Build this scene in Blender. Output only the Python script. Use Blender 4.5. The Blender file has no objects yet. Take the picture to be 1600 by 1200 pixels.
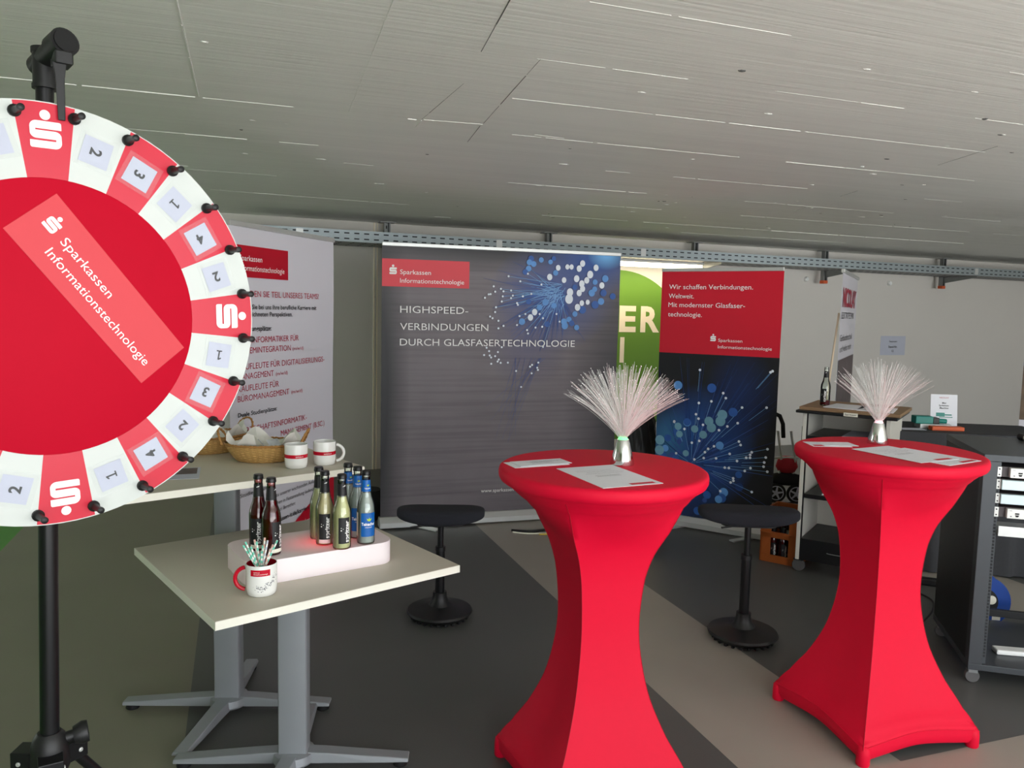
import bpy, bmesh, math, random
from mathutils import Vector, Matrix
from mathutils.geometry import tessellate_polygon
R = math.radians; PI = math.pi
sc = bpy.context.scene; C = sc.collection
random.seed(7)

# ------------------------------------------------------------------ camera
CAMH = 1.6079; PITCH = 0.0938468; ROLL = 0.0224401
cam = bpy.data.cameras.new('camera'); cam.sensor_width = 36.0; cam.lens = 1225.95/1600*36.0
cam.clip_start = .05; cam.clip_end = 200
cob = bpy.data.objects.new('camera', cam); C.objects.link(cob); sc.camera = cob
fw = Vector((0, math.cos(PITCH), -math.sin(PITCH))); dn = Vector((0, -math.sin(PITCH), -math.cos(PITCH))); rt = Vector((1, 0, 0))
cr, sr = math.cos(ROLL), math.sin(ROLL)
ax = cr*rt - sr*dn; ay = -(sr*rt + cr*dn); az = -fw
cob.matrix_world = Matrix(((ax.x, ay.x, az.x, 0), (ax.y, ay.y, az.y, 0), (ax.z, ay.z, az.z, CAMH), (0, 0, 0, 1)))

# ------------------------------------------------------------------ world, daylight, exposure
sc.view_settings.view_transform = 'Standard'; sc.view_settings.look = 'None'
sc.view_settings.gamma = 1; sc.view_settings.use_curve_mapping = False
sc.view_settings.exposure = 0.0
w = bpy.data.worlds.new('sky'); sc.world = w; w.use_nodes = True
nt = w.node_tree; bg = nt.nodes['Background']; tcw = nt.nodes.new('ShaderNodeTexCoord'); sp = nt.nodes.new('ShaderNodeSeparateXYZ'); rp = nt.nodes.new('ShaderNodeValToRGB')
nt.links.new(tcw.outputs['Generated'], sp.inputs[0]); ma = nt.nodes.new('ShaderNodeMath'); ma.operation = 'MULTIPLY_ADD'; ma.inputs[1].default_value = .5; ma.inputs[2].default_value = .5
nt.links.new(sp.outputs[2], ma.inputs[0]); nt.links.new(ma.outputs[0], rp.inputs[0]); nt.links.new(rp.outputs[0], bg.inputs[0])
rp.color_ramp.elements[0].position = .46; rp.color_ramp.elements[0].color = (.96, .975, .965, 1)     # ground glow, made brighter than the sky to lift the ceiling
rp.color_ramp.elements[1].position = .54; rp.color_ramp.elements[1].color = (.58, .61, .65, 1)       # overcast sky
bg.inputs[1].default_value = 6.4
def area(name, loc, look, sx, sy, power, col):
    l = bpy.data.lights.new(name, 'AREA'); l.shape = 'RECTANGLE'; l.size = sx; l.size_y = sy; l.energy = power; l.color = col
    o = bpy.data.objects.new(name, l); C.objects.link(o); o.location = loc
    o.rotation_euler = (Vector(look) - Vector(loc)).to_track_quat('-Z', 'Y').to_euler(); return o
# the open garage door behind and to the right of the camera
area('garage_door_daylight', (4.4, -2.2, 1.3), (.8, 3.0, 1.0), 4.5, 2.0, 34, (1, .99, .97))

# ------------------------------------------------------------------ materials
def lin(c):
    return tuple(((x/255)/12.92 if x/255 <= .04045 else ((x/255+.055)/1.055)**2.4) for x in c)
MATS = {}
def mat(name, rgb, rough=.6, metal=0, var=.06, scale=12, bump=0, bscale=None, stretch=None, spec=.5, emit=None, estr=0, trans=0, ior=1.45, alpha=1, sheen=0):
    m = bpy.data.materials.new(name); m.use_nodes = True; nt = m.node_tree; b = nt.nodes['Principled BSDF']
    c = lin(rgb); b.inputs['Roughness'].default_value = rough; b.inputs['Metallic'].default_value = metal
    b.inputs['Specular IOR Level'].default_value = spec; b.inputs['IOR'].default_value = ior
    b.inputs['Transmission Weight'].default_value = trans; b.inputs['Alpha'].default_value = alpha
    if sheen: b.inputs['Sheen Weight'].default_value = sheen
    tc = nt.nodes.new('ShaderNodeTexCoord'); mp = nt.nodes.new('ShaderNodeMapping')
    if stretch: mp.inputs['Scale'].default_value = stretch
    nt.links.new(tc.outputs['Object'], mp.inputs[0])
    n = nt.nodes.new('ShaderNodeTexNoise'); n.inputs['Scale'].default_value = scale; n.inputs['Detail'].default_value = 4
    nt.links.new(mp.outputs[0], n.inputs[0])
    mx = nt.nodes.new('ShaderNodeMix'); mx.data_type = 'RGBA'
    mx.inputs[6].default_value = (*[x*(1-var) for x in c], 1); mx.inputs[7].default_value = (*[min(1, x*(1+var)) for x in c], 1)
    nt.links.new(n.outputs[0], mx.inputs[0]); nt.links.new(mx.outputs[2], b.inputs['Base Color'])
    if bump:
        n2 = n
        if bscale:
            n2 = nt.nodes.new('ShaderNodeTexNoise'); n2.inputs['Scale'].default_value = bscale; n2.inputs['Detail'].default_value = 3
            nt.links.new(mp.outputs[0], n2.inputs[0])
        bp = nt.nodes.new('ShaderNodeBump'); bp.inputs['Strength'].default_value = bump; bp.inputs['Distance'].default_value = .01
        nt.links.new(n2.outputs[0], bp.inputs['Height']); nt.links.new(bp.outputs[0], b.inputs['Normal'])
    if emit:
        b.inputs['Emission Color'].default_value = (*lin(emit), 1); b.inputs['Emission Strength'].default_value = estr
    MATS[name] = m; return m
def glass_thin(name, tint, gl=.12):
    m = bpy.data.materials.new(name); m.use_nodes = True; nt = m.node_tree
    for n in list(nt.nodes): nt.nodes.remove(n)
    o = nt.nodes.new('ShaderNodeOutputMaterial'); t = nt.nodes.new('ShaderNodeBsdfTransparent'); g = nt.nodes.new('ShaderNodeBsdfGlossy')
    t.inputs[0].default_value = (*lin(tint), 1); g.inputs[1].default_value = .05
    fr = nt.nodes.new('ShaderNodeFresnel'); fr.inputs[0].default_value = 1.5
    mth = nt.nodes.new('ShaderNodeMath'); mth.operation = 'MULTIPLY_ADD'; mth.inputs[1].default_value = 1.2; mth.inputs[2].default_value = gl*.3
    nt.links.new(fr.outputs[0], mth.inputs[0])
    mx = nt.nodes.new('ShaderNodeMixShader'); nt.links.new(mth.outputs[0], mx.inputs[0]); nt.links.new(t.outputs[0], mx.inputs[1]); nt.links.new(g.outputs[0], mx.inputs[2])
    nt.links.new(mx.outputs[0], o.inputs[0]); MATS[name] = m; return m

# ------------------------------------------------------------------ mesh builder
class MB:
    def __init__(s): s.v = []; s.f = []; s.mi = []; s.mats = []; s.M = Matrix.Identity(4); s.cur = 0
    def use(s, m):
        if m not in s.mats: s.mats.append(m)
        s.cur = s.mats.index(m); return s
    def add(s, vs, fs):
        k = len(s.v); s.v += [s.M @ Vector(p) for p in vs]
        for f in fs: s.f.append([k+i for i in f]); s.mi.append(s.cur)
        return s
    def box(s, c, d, rz=0, M=None):
        x, y, z = [q/2 for q in d]; Q = Matrix.Translation(c) @ Matrix.Rotation(rz, 4, 'Z') if M is None else M
        vs = [Q @ Vector((a*x, b*y, e*z)) for e in (-1, 1) for a, b in ((-1, -1), (1, -1), (1, 1), (-1, 1))]
        return s.add(vs, [(3, 2, 1, 0), (4, 5, 6, 7), (0, 1, 5, 4), (1, 2, 6, 5), (2, 3, 7, 6), (3, 0, 4, 7)])
    def b2(s, a, b): return s.box([(a[i]+b[i])/2 for i in range(3)], [abs(b[i]-a[i]) for i in range(3)])
    def prism(s, poly, z0, z1, M=None):
        Q = M or Matrix.Identity(4); n = len(poly)
        vs = [Q @ Vector((p[0], p[1], z)) for z in (z0, z1) for p in poly]
        fs = [(i, (i+1) % n, n+(i+1) % n, n+i) for i in range(n)]
        t = tessellate_polygon([[Vector((p[0], p[1], 0)) for p in poly]])
        fs += [(a+n, b+n, c+n) for a, b, c in t] + [(c, b, a) for a, b, c in t]
        return s.add(vs, fs)
    def tube(s, pts, r, n=8, caps=True):
        pts = [Vector(p) for p in pts]; m = len(pts); rr = r if isinstance(r, (list, tuple)) else [r]*m
        t0 = (pts[1]-pts[0]).normalized(); up = Vector((0, 0, 1)) if abs(t0.z) < .9 else Vector((1, 0, 0))
        a = t0.cross(up).normalized(); vs = []
        for i in range(m):
            t = (pts[min(i+1, m-1)]-pts[max(i-1, 0)]).normalized()
            a = (a - t*a.dot(t)); a = a.normalized() if a.length > 1e-6 else t.orthogonal().normalized(); b = t.cross(a)
            for k in range(n):
                q = 2*PI*k/n; vs.append(pts[i]+rr[i]*(math.cos(q)*a+math.sin(q)*b))
        fs = [(i*n+k, i*n+(k+1) % n, (i+1)*n+(k+1) % n, (i+1)*n+k) for i in range(m-1) for k in range(n)]
        if caps: fs += [tuple(range(n-1, -1, -1)), tuple((m-1)*n+k for k in range(n))]
        return s.add(vs, fs)
    def lathe(s, prof, n=32, c=(0, 0, 0), M=None, sx=1, sy=1, a0=0, a1=2*PI, caps=True):
        Q = Matrix.Translation(c) if M is None else M; full = abs(a1-a0-2*PI) < 1e-6; m = n if full else n+1; vs = []
        for r, z in prof:
            for k in range(m):
                q = a0+(a1-a0)*k/n; vs.append(Q @ Vector((r*sx*math.cos(q), r*sy*math.sin(q), z)))
        fs = []
        for i in range(len(prof)-1):
            for k in range(n):
                k2 = (k+1) % m; fs.append((i*m+k, i*m+k2, (i+1)*m+k2, (i+1)*m+k))
        if full and caps and prof[0] != prof[-1]:
            if prof[0][0] > 1e-6: fs.append(tuple(range(m-1, -1, -1)))
            if prof[-1][0] > 1e-6: fs.append(tuple((len(prof)-1)*m+k for k in range(m)))
        return s.add(vs, fs)
    def grid(s, fn, nu, nv, wrap=False):
        vs = [fn(i/nu, j/nv) for j in range(nv+1) for i in range(nu+(0 if wrap else 1))]; m = nu if wrap else nu+1
        return s.add(vs, [(j*m+i, j*m+(i+1) % m, (j+1)*m+(i+1) % m, (j+1)*m+i) for j in range(nv) for i in range(nu)])
    # flat artwork: 2-D polygons sent through a map
    def flat(s, poly, mp):
        if len(poly) < 5:
            return s.add([mp(*p) for p in poly], [tuple(range(len(poly)))])
        t = tessellate_polygon([[Vector((p[0], p[1], 0)) for p in poly]])
        return s.add([mp(*p) for p in poly], [tuple(q) for q in t])
    def rect(s, x0, y0, x1, y1, mp): return s.flat([(x0, y0), (x1, y0), (x1, y1), (x0, y1)], mp)
    def dot(s, x, y, r, mp, n=12, sx=1): return s.add([mp(x+sx*r*math.cos(2*PI*k/n), y+r*math.sin(2*PI*k/n)) for k in range(n)], [tuple(range(n))])
    def streak(s, x0, y0, x1, y1, w0, w1, mp):
        d = Vector((x1-x0, y1-y0)); 
        if d.length < 1e-6: return s
        n = Vector((-d.y, d.x)).normalized()
        return s.add([mp(x0+n.x*w0, y0+n.y*w0), mp(x0-n.x*w0, y0-n.y*w0), mp(x1-n.x*w1, y1-n.y*w1), mp(x1+n.x*w1, y1+n.y*w1)], [(0, 1, 2, 3)])
    def text(s, txt, x, y, cap, mp, w=None, bold=0, align='l'):
        vs, fs = font(txt, bold)
        if not vs: return s
        x0 = min(p[0] for p in vs); x1 = max(p[0] for p in vs); k = cap/.729; kx = k if w is None else w/(x1-x0)
        off = {'l': 0, 'c': -(x1-x0)*kx/2, 'r': -(x1-x0)*kx}[align]
        return s.add([mp(x+off+(p[0]-x0)*kx, y+p[1]*k) for p in vs], fs)
    def build(s, name, parent=None, loc=None, smooth=None, bevel=0, seg=2, label=None, rz=0):
        me = bpy.data.meshes.new(name); me.from_pydata([tuple(p) for p in s.v], [], s.f)
        for m in s.mats: me.materials.append(MATS[m])
        me.polygons.foreach_set('material_index', s.mi)
        if smooth is not None:
            me.polygons.foreach_set('use_smooth', [True]*len(me.polygons))
            me.set_sharp_from_angle(angle=R(smooth))
        me.update()
        o = bpy.data.objects.new(name, me); C.objects.link(o)
        if parent: o.parent = parent
        if loc is not None: o.location = loc
        if rz: o.rotation_euler = (0, 0, rz)
        if bevel:
            b = o.modifiers.new('bevel', 'BEVEL'); b.width = bevel; b.segments = seg; b.limit_method = 'ANGLE'; b.angle_limit = R(50)
        if label: o['label'] = label
        return o
FONT = {}
def font(txt, bold):
    if (txt, bold) in FONT: return FONT[(txt, bold)]
    cu = bpy.data.curves.new('t', 'FONT'); cu.body = txt; cu.size = 1; cu.resolution_u = 3; cu.offset = bold
    o = bpy.data.objects.new('t', cu); C.objects.link(o)
    dg = bpy.context.evaluated_depsgraph_get(); me = bpy.data.meshes.new_from_object(o.evaluated_get(dg))
    vs = [(p.co.x, p.co.y) for p in me.vertices]; fs = [tuple(p.vertices) for p in me.polygons]
    bpy.data.objects.remove(o); bpy.data.curves.remove(cu); bpy.data.meshes.remove(me)
    FONT[(txt, bold)] = (vs, fs); return vs, fs
def mb(m): return MB().use(m)
def thing(name, label, cat, loc=(0, 0, 0), rz=0, group=None):
    o = bpy.data.objects.new(name, None); o.empty_display_size = .1; C.objects.link(o)
    o.location = loc; o.rotation_euler = (0, 0, rz); o['label'] = label; o['category'] = cat
    if group: o['group'] = group
    return o
def tag(o, label, cat, group=None):
    o['label'] = label; o['category'] = cat
    if group: o['group'] = group
    return o
def struct(o): o['kind'] = 'structure'; return o
def dup(root, loc, rz, label, group=None):
    r = root.copy(); C.objects.link(r); r.location = loc; r.rotation_euler = (0, 0, rz); r['label'] = label
    if group: r['group'] = group
    for ch in list(root.children):
        c = ch.copy(); C.objects.link(c); c.parent = r
        for g in ch.children:
            d = g.copy(); C.objects.link(d); d.parent = c
    return r
def rrect(w, h, r, n=6, cx=0, cy=0):
    out = []
    for sx, sy, a in ((1, 1, 0), (-1, 1, 90), (-1, -1, 180), (1, -1, 270)):
        for k in range(n+1):
            q = R(a+90*k/n); out.append((cx+sx*(w/2-r)+r*math.cos(q), cy+sy*(h/2-r)+r*math.sin(q)))
    return out
def arc(cx, cy, r, a0, a1, n=6): return [(cx+r*math.cos(R(a0+(a1-a0)*k/n)), cy+r*math.sin(R(a0+(a1-a0)*k/n))) for k in range(n+1)]
def emblem(b, size, mp):
    """the white S with a dot: three bars split by two slots, and a dot on top; size = width of the S"""
    q = size; g = .085
    # outer outline of a 1 x .92 block, slot from the right at the upper third, slot from the left at the lower third
    P = [(1, .68)] + arc(.90, .82, .10, 0, 90) + arc(.24, .68, .24, 90, 180) + arc(.20, .56, .20, 180, 270)[1:]
    P += [(.80, .36), (.80, .30), (0, .30), (0, .10)] + arc(.10, .10, .10, 180, 270)[1:] + arc(.76, .24, .24, 270, 360)
    P += arc(.80, .36, .20, 0, 90)[1:] + [(.20, .56), (.20, .68)]
    # middle bar joins: keep the slots thin
    Q = [(1, .655), (1, .84)] + arc(.93, .85, .07, 0, 90) + arc(.22, .70, .22, 90, 180) + arc(.20, .52, .20, 180, 270)[1:]
    Q += [(.82, .32), (.82, .25), (0, .25), (0, .08)] + arc(.07, .07, .07, 180, 270)[1:] + arc(.78, .22, .22, 270, 360) + arc(.80, .40, .20, 0, 90)[1:]
    Q += [(.18, .60), (.18, .655)]
    b.flat([((x-.5)*q, (y-.55)*q) for x, y in Q], mp)
    b.dot(0, (1.13-.55)*q, .17*q, mp, 20)

mat('floor_dark', (88, 89, 87), .42, var=.16, scale=1.6, bump=.12, bscale=240)
mat('floor_pale', (156, 150, 140), .46, var=.10, scale=1.8, bump=.12, bscale=240)
mat('floor_olive', (128, 126, 108), .42, var=.14, scale=1.5, bump=.1, bscale=240)
mat('floor_green', (70, 150, 30), .42, var=.1, scale=2, bump=.1, bscale=240)
mat('ceiling_paint', (240, 240, 234), .6, var=.07, scale=2.2, bump=.22, bscale=6, stretch=(.3, 9, 1))
mat('ceiling_seam', (236, 236, 230), .6, var=.03)
mat('ceiling_gap', (96, 96, 94), .8, var=.1)
mat('wall_paint', (218, 214, 207), .7, var=.03, scale=1.2, bump=.03, bscale=60)
mat('wall_green', (100, 146, 46), .6, var=.04, scale=2)
mat('wall_cream', (250, 240, 218), .7, var=.02)
mat('zinc', (158, 168, 172), .45, .55, var=.12, scale=30)
mat('slot_dark', (40, 42, 44), .8)
mat('steel_dark', (140, 143, 142), .5, .4, var=.15, scale=25)
mat('orange_plastic', (214, 92, 44), .5)
mat('black_plastic', (26, 26, 27), .45, var=.2, scale=30, bump=.03, bscale=300)
mat('black_metal', (24, 24, 26), .32, .2, var=.2, scale=18)
mat('rubber', (20, 20, 21), .7, var=.2)
mat('white_plastic', (238, 240, 238), .35)
mat('alu', (205, 207, 205), .35, .5, var=.05)
mat('chrome', (225, 226, 226), .12, 1, var=.02)
mat('paper', (236, 238, 244), .6, var=.02)
mat('ink', (34, 34, 38), .7)
mat('ink_grey', (120, 122, 128), .7)
mat('print_red', (214, 32, 58), .55, var=.03)
mat('print_white', (246, 245, 243), .6, var=.01)

TH = R(19.3); U = Vector((math.cos(TH), math.sin(TH), 0)); V = Vector((-math.sin(TH), math.cos(TH), 0)); H = 2.42
def uv(u, v, z=0): return U*u + V*v + Vector((0, 0, z))
TA = R(22.85); W0 = Vector((-1.325, 7.716, 0)); WD = Vector((math.cos(TA), math.sin(TA), 0)); WN = Vector((math.sin(TA), -math.cos(TA), 0))
def wal(s, z, off=0): return W0 + WD*s + WN*off + Vector((0, 0, z))

# floor: colour bands run along the boards of the hall
fb = MB(); us = [-9, -1.45, -.2, 1.67, 2.27, 4.02, 4.55, 13]; vs_ = [-2.6, 2.094, 12.5]
def band(i, j):
    if j == 0 and i >= 4: return 'floor_pale'
    return ['floor_green', 'floor_olive', 'floor_dark', 'floor_pale', 'floor_dark', 'floor_pale', 'floor_dark'][i]
for i in range(7):
    for j in range(2):
        fb.use(band(i, j)).add([(us[i], vs_[j], 0), (us[i+1], vs_[j], 0), (us[i+1], vs_[j+1], 0), (us[i], vs_[j+1], 0)], [(0, 1, 2, 3)])
fb.use('floor_dark').b2((-9, -2.6, -.11), (13, 12.5, -.01))
struct(fb.build('floor', rz=TH))

# ceiling slab with the ridges the formwork left
cb = mb('ceiling_paint').b2((-9, -2.6, H), (13, 12.5, H+.2))
K = (H-1.608)/.792
def ridge(u0, v0, u1, v1, wd=.006, dash=1.0, m='ceiling_seam'):
    cb.use(m); L = math.hypot(u1-u0, v1-v0); t = 0; d = ((u1-u0)/L, (v1-v0)/L); n = (-d[1], d[0])
    while t < L:
        ln = random.uniform(.12, .6); 
        if random.random() < dash:
            e = min(L, t+ln); wv = wd*random.uniform(.3, .75)*(.6 if m == 'ceiling_gap' else 1); a = [(u0+d[0]*q, v0+d[1]*q) for q in (t, e)]
            z = H+.0005; h = H-wv*.6
            P = [(a[0][0]+n[0]*wv/2, a[0][1]+n[1]*wv/2), (a[0][0]-n[0]*wv/2, a[0][1]-n[1]*wv/2), (a[1][0]-n[0]*wv/2, a[1][1]-n[1]*wv/2), (a[1][0]+n[0]*wv/2, a[1][1]+n[1]*wv/2)]
            cb.prism(P, h, z)
        t += ln+random.uniform(0, .03)
for (u0, v0, u1, v1, wd, ds) in (
    (-6, 3.36, .72, 3.352, .009, .95), (.75, 3.34, 1.0, 3.315, .008, .95), (-6, 4.09, .78, 4.087, .008, .8),
    (.86, 1.92, 2.1, 1.927, .004, .8), (2.1, 1.927, 9, 1.95, .003, .4), (.9, 2.40, 3.0, 2.40, .004, .6), (3.0, 2.40, 9, 2.40, .003, .35),
    (.98, 2.87, 3.34, 2.853, .005, .9), (3.34, 2.853, 9, 2.85, .004, .4), (1.18, 3.447, 3.24, 3.443, .006, .9), (3.24, 3.443, 9, 3.44, .004, .4),
    (.75, 3.347, 1.6, 3.44, .003, .5), (1.15, 4.09, 9, 4.09, .004, .35), (1.6, 4.73, 2.57, 4.723, .006, .95), (2.57, 4.73, 9, 4.73, .004, .45), (.04, 4.45, .95, 4.55, .003, .6),
    (1.2, 5.4, 9, 5.42, .004, .35), (-.17, 5.97, 1.26, 6.09, .005, .6), (2.1, 6.18, 7.1, 6.24, .008, .9), (1.4, 6.75, 8, 6.85, .005, .4), (-6, 5.1, .9, 5.15, .004, .4)):
    ridge(u0*K, v0*K, u1*K, v1*K, wd, ds)
for (u0, v0, u1, v1, wd, ds, m) in (
    (-.135, 3.335, -.161, .6, .007, .95, 'ceiling_seam'), (.437, 3.343, .33, .6, .004, .9, 'ceiling_seam'), (.784, 4.1, .74, 3.35, .007, .7, 'ceiling_seam'),
    (.76, 2.76, .62, 1.6, .006, .6, 'ceiling_gap'), (1.147, 4.6, 1.0, 3.35, .004, .4, 'ceiling_gap'), (1.0, 3.3, .912, 2.4, .005, .85, 'ceiling_gap'), (.912, 2.398, .80, 1.2, .004, .5, 'ceiling_gap'),
    (.74, 3.35, .76, 2.76, .004, .8, 'ceiling_gap'), (3.975, 5.0, 3.27, 2.73, .004, .5, 'ceiling_gap')):
    ridge(u0*K, v0*K, u1*K, v1*K, wd, ds, m)
for k in range(110):   # small blisters and chips in the paint
    u0, v0 = random.uniform(-2.5, 6), random.uniform(1.6, 6.5); r = random.uniform(.004, .013)
    cb.use(random.choice(['ceiling_seam', 'ceiling_seam', 'ceiling_gap']))
    cb.lathe([(r, H+.0005), (r*.7, H-r*.25), (.0, H-r*.4)], 6, (u0*K, v0*K, 0), sx=random.uniform(1, 3.2))
struct(cb.build('ceiling', rz=TH))

# walls
wb = mb('wall_paint'); wb.M = Matrix.Translation(W0) @ Matrix.Rotation(TA, 4, 'Z')
wb.b2((-8, 0, 0), (10.6, .2, H))
mp = lambda x, z: (x, -.002, z)
wb.use('wall_green').dot(2.70, 1.13, .947, mp, 72)
mp2 = lambda x, z: (x, -.004, z)
wb.use('wall_cream').text('E', 2.715, 1.405, .285, mp2, w=.215, bold=.035).text('R', 2.99, 1.405, .285, mp2, w=.25, bold=.035)
wb.rect(2.735, 1.05, 2.79, 1.335, mp2)
wb.use('wall_paint')
struct(wb.build('wall_back'))
sb = mb('wall_paint'); sb.M = Matrix.Translation(W0) @ Matrix.Rotation(TA, 4, 'Z')
sb.b2((10.4, -9, 0), (10.6, 0, H)); struct(sb.build('wall_side'))
sb = mb('wall_paint'); sb.M = Matrix.Rotation(TH, 4, 'Z'); sb.b2((5.9, -2.6, 0), (6.05, 4.2, H)); struct(sb.build('light_block_right'))  # unseen partition, added to shade the right end of the back wall
sb = mb('wall_paint'); sb.M = Matrix.Rotation(TH, 4, 'Z')
sb.b2((-5.6, -2.6, 0), (-5.4, 5.2, H)); struct(sb.build('wall_left'))  # unseen wall, stopped short so light reaches the back left corner
sb = mb('wall_paint'); sb.M = Matrix.Rotation(TH, 4, 'Z'); sb.b2((-5.6, -2.8, 0), (-1.3, -2.6, H)); struct(sb.build('light_block_front'))  # added out of view to cut the light from the left
tb = mb('wall_cream'); tb.M = Matrix.Translation(W0) @ Matrix.Rotation(TA, 4, 'Z')
tb.b2((-.052, -.012, 0), (-.040, 0, H)); tb.b2((-.02, -.012, 0), (-.012, 0, H)); struct(tb.build('trim_1'))
for s, z, lab in ((5.348, 2.07, 'white round cap on the wall left of the tall white banner under the cable tray'), (6.747, 2.064, 'white round cap on the wall above the pinned grey sign')):
    k = mb('white_plastic').lathe([(.032, 0), (.032, .012), (.024, .03), (0, .036)], 16, M=Matrix.Translation(wal(s, z)) @ Matrix.Rotation(TA, 4, 'Z') @ Matrix.Rotation(R(90), 4, 'X')).build('wall_cap', smooth=40)
    tag(k, lab, 'wall cap', 'round caps on the wall')
pb = mb('paper'); 
for x, z, ww, hh in (): pass
Mw = lambda s, z, off=0: Matrix.Translation(wal(s, z, off)) @ Matrix.Rotation(TA, 4, 'Z')
mat('sign_grey', (196, 200, 214), .6, var=.02)
sg = thing('notice', 'grey paper notice with small black print pinned on the wall above the right lamp', 'sign', wal(6.888, 1.254, .001), TA)
mb('sign_grey').b2((-.222, -.002, -.126), (.222, 0, .126)).build('sheet', sg)
mq = lambda x, z: (x, -.003, z)
mb('ink').text('Gesponsert', 0, .045, .022, mq, align='c', bold=.02).text('Stand-Nr.', 0, -.03, .03, mq, align='c', bold=.02).text('12', 0, -.085, .03, mq, align='c', bold=.02).build('lettering', sg)

# ------------------------------------------------------------------ cable tray along the back wall
tr = thing('cable_tray', 'perforated galvanised cable tray hung below the ceiling along the back wall', 'cable tray', wal(0, 0), TA)
b = mb('zinc').b2((-1.3, -.603, 2.178), (10.3, -.600, 2.278)).b2((-1.3, -.600, 2.272), (10.3, -.575, 2.278))
b.use('slot_dark')
x = -1.24
while x < 10.2:
    for z in (2.252, 2.204): b.b2((x, -.6045, z-.0055), (x+.045, -.6028, z+.0055))
    x += .088
b.build('side_rail', tr)
b = mb('zinc').b2((-1.3, -.12, 2.178), (10.3, -.117, 2.278)).build('side_rail', tr)
b = mb('steel_dark').b2((-1.3, -.600, 2.176), (10.3, -.117, 2.179)); b.use('slot_dark')
x = -1.24
while x < 10.2:
    for yy in (-.54, -.43, -.32, -.21): b.b2((x, yy-.02, 2.1748), (x+.012, yy+.04, 2.1756))
    x += .11
b.build('tray_bottom', tr)
for x in (-.83, 1.02, 2.62, 7.57): mb('alu').b2((x-.03, -.606, 2.19), (x+.03, -.6035, 2.268)).build('joint_plate', tr)
for s in (.052, 1.769, 3.606, 5.53, 7.575, 9.55):
    p = mb('steel_dark').b2((s-.03, -.14, 2.055), (s-.018, -.085, H-.006)).b2((s+.018, -.14, 2.055), (s+.03, -.085, H-.006)).b2((s-.03, -.092, 2.055), (s+.03, -.085, H-.006))
    p.use('slot_dark')
    for k in range(5): p.b2((s-.006, -.0935, 2.08+.07*k), (s+.006, -.0915, 2.11+.07*k))
    p = p.build('hanger_post', tr)
    mb('steel_dark').b2((s-.075, -.17, H-.007), (s+.075, -.05, H-.0005)).build('ceiling_plate', p)
    mb('orange_plastic').b2((s-.034, -.145, 2.02), (s+.034, -.08, 2.058)).build('end_cap', p, bevel=.004)
    a = mb('steel_dark').prism([(-.61, 2.176), (-.08, 2.176), (-.08, 2.09), (-.14, 2.09), (-.61, 2.155)], s-.004, s+.004, M=Matrix(((0, 0, 1, 0), (1, 0, 0, 0), (0, 1, 0, 0), (0, 0, 0, 1)))).build('support_arm', p)

# fluorescent batten under the tray
mat('tube_glow', (255, 244, 224), .4, emit=(255, 238, 206), estr=9)
lt = thing('batten_light', 'long glowing white fluorescent light below the cable tray above the green wall', 'light', wal(0, 0), TA)
mb('white_plastic').b2((1.95, -.36, 2.148), (3.56, -.24, 2.174)).build('housing', lt, bevel=.004)
mb('tube_glow').prism(rrect(.09, .05, .022, 4), 1.96, 3.55, M=Matrix.Translation((0, -.30, 2.128)) @ Matrix(((0, 0, 1, 0), (1, 0, 0, 0), (0, 1, 0, 0), (0, 0, 0, 1)))).build('diffuser', lt, smooth=50)
l = bpy.data.lights.new('batten_glow', 'AREA'); l.shape = 'RECTANGLE'; l.size = 1.5; l.size_y = .09; l.energy = 8; l.color = lin((255, 226, 178))
o = bpy.data.objects.new('batten_glow', l); C.objects.link(o); o.parent = lt; o.location = (2.75, -.30, 2.098)

# ------------------------------------------------------------------ prize wheel on a tripod
mat('wheel_white', (206, 211, 207), .3, var=.015, spec=.35); mat('wheel_coral', (204, 38, 60), .3, spec=.35, var=.02); mat('wheel_red', (186, 0, 36), .7, spec=.2, var=.03)
mat('card_paper', (190, 194, 212), .6, var=.02); mat('sticker', (212, 68, 76), .5, spec=.3, var=.03, scale=6); mat('film', (232, 238, 240), .12, alpha=.09, var=.02)
WB = Vector((-.966, 1.563, 0)); WC = Vector((-.873, 1.5, 1.572)) - WB
yw, tl = .7958, -.017
n_ = Vector((math.sin(yw)*math.cos(tl), -math.cos(yw)*math.cos(tl), math.sin(tl))); u_ = Vector((math.cos(yw), math.sin(yw), 0)); v_ = -u_.cross(n_)
if v_.z < 0: v_ = -v_
def wp(off): return lambda x, y: WC + u_*x + v_*y + n_*off
MW = Matrix(((u_.x, v_.x, n_.x, WC.x), (u_.y, v_.y, n_.y, WC.y), (u_.z, v_.z, n_.z, WC.z), (0, 0, 0, 1)))
wt = thing('prize_wheel', 'big red and white wheel of numbered fields on a black tripod at the left', 'prize wheel', WB)
PH = 91.43; RO = .400; RI = .262
seq = ['S', '2', '3', '1', '4', '2', 'S', '1', '3', '2', '4', '1']*2
d = mb('wheel_white'); d.M = MW
d.lathe([(0, -.012), (RO, -.012), (RO, -.0002), (RI, -.0002)], 96)
for i in range(24):
    a0 = PH-15*i-7.5; d.use('wheel_coral' if i % 2 == 0 else 'wheel_white')
    d.add([(r*math.cos(R(a0+15*k/6)), r*math.sin(R(a0+15*k/6)), 0) for r in (RI, RO-.002) for k in range(7)], [(k, k+1, 8+k, 7+k) for k in range(6)])
d = d.build('wheel_disc', wt, smooth=30)
e = mb('wheel_red'); e.M = MW; e.lathe([(RI, -.0005), (RI, .002), (RI-.002, .003), (0, .003)], 96); e.build('centre_disc', wt, smooth=30)
def polar(a, off): 
    er = Vector((math.cos(R(a)), math.sin(R(a)))); et = Vector((-er.y, er.x))
    return er, et
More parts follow.
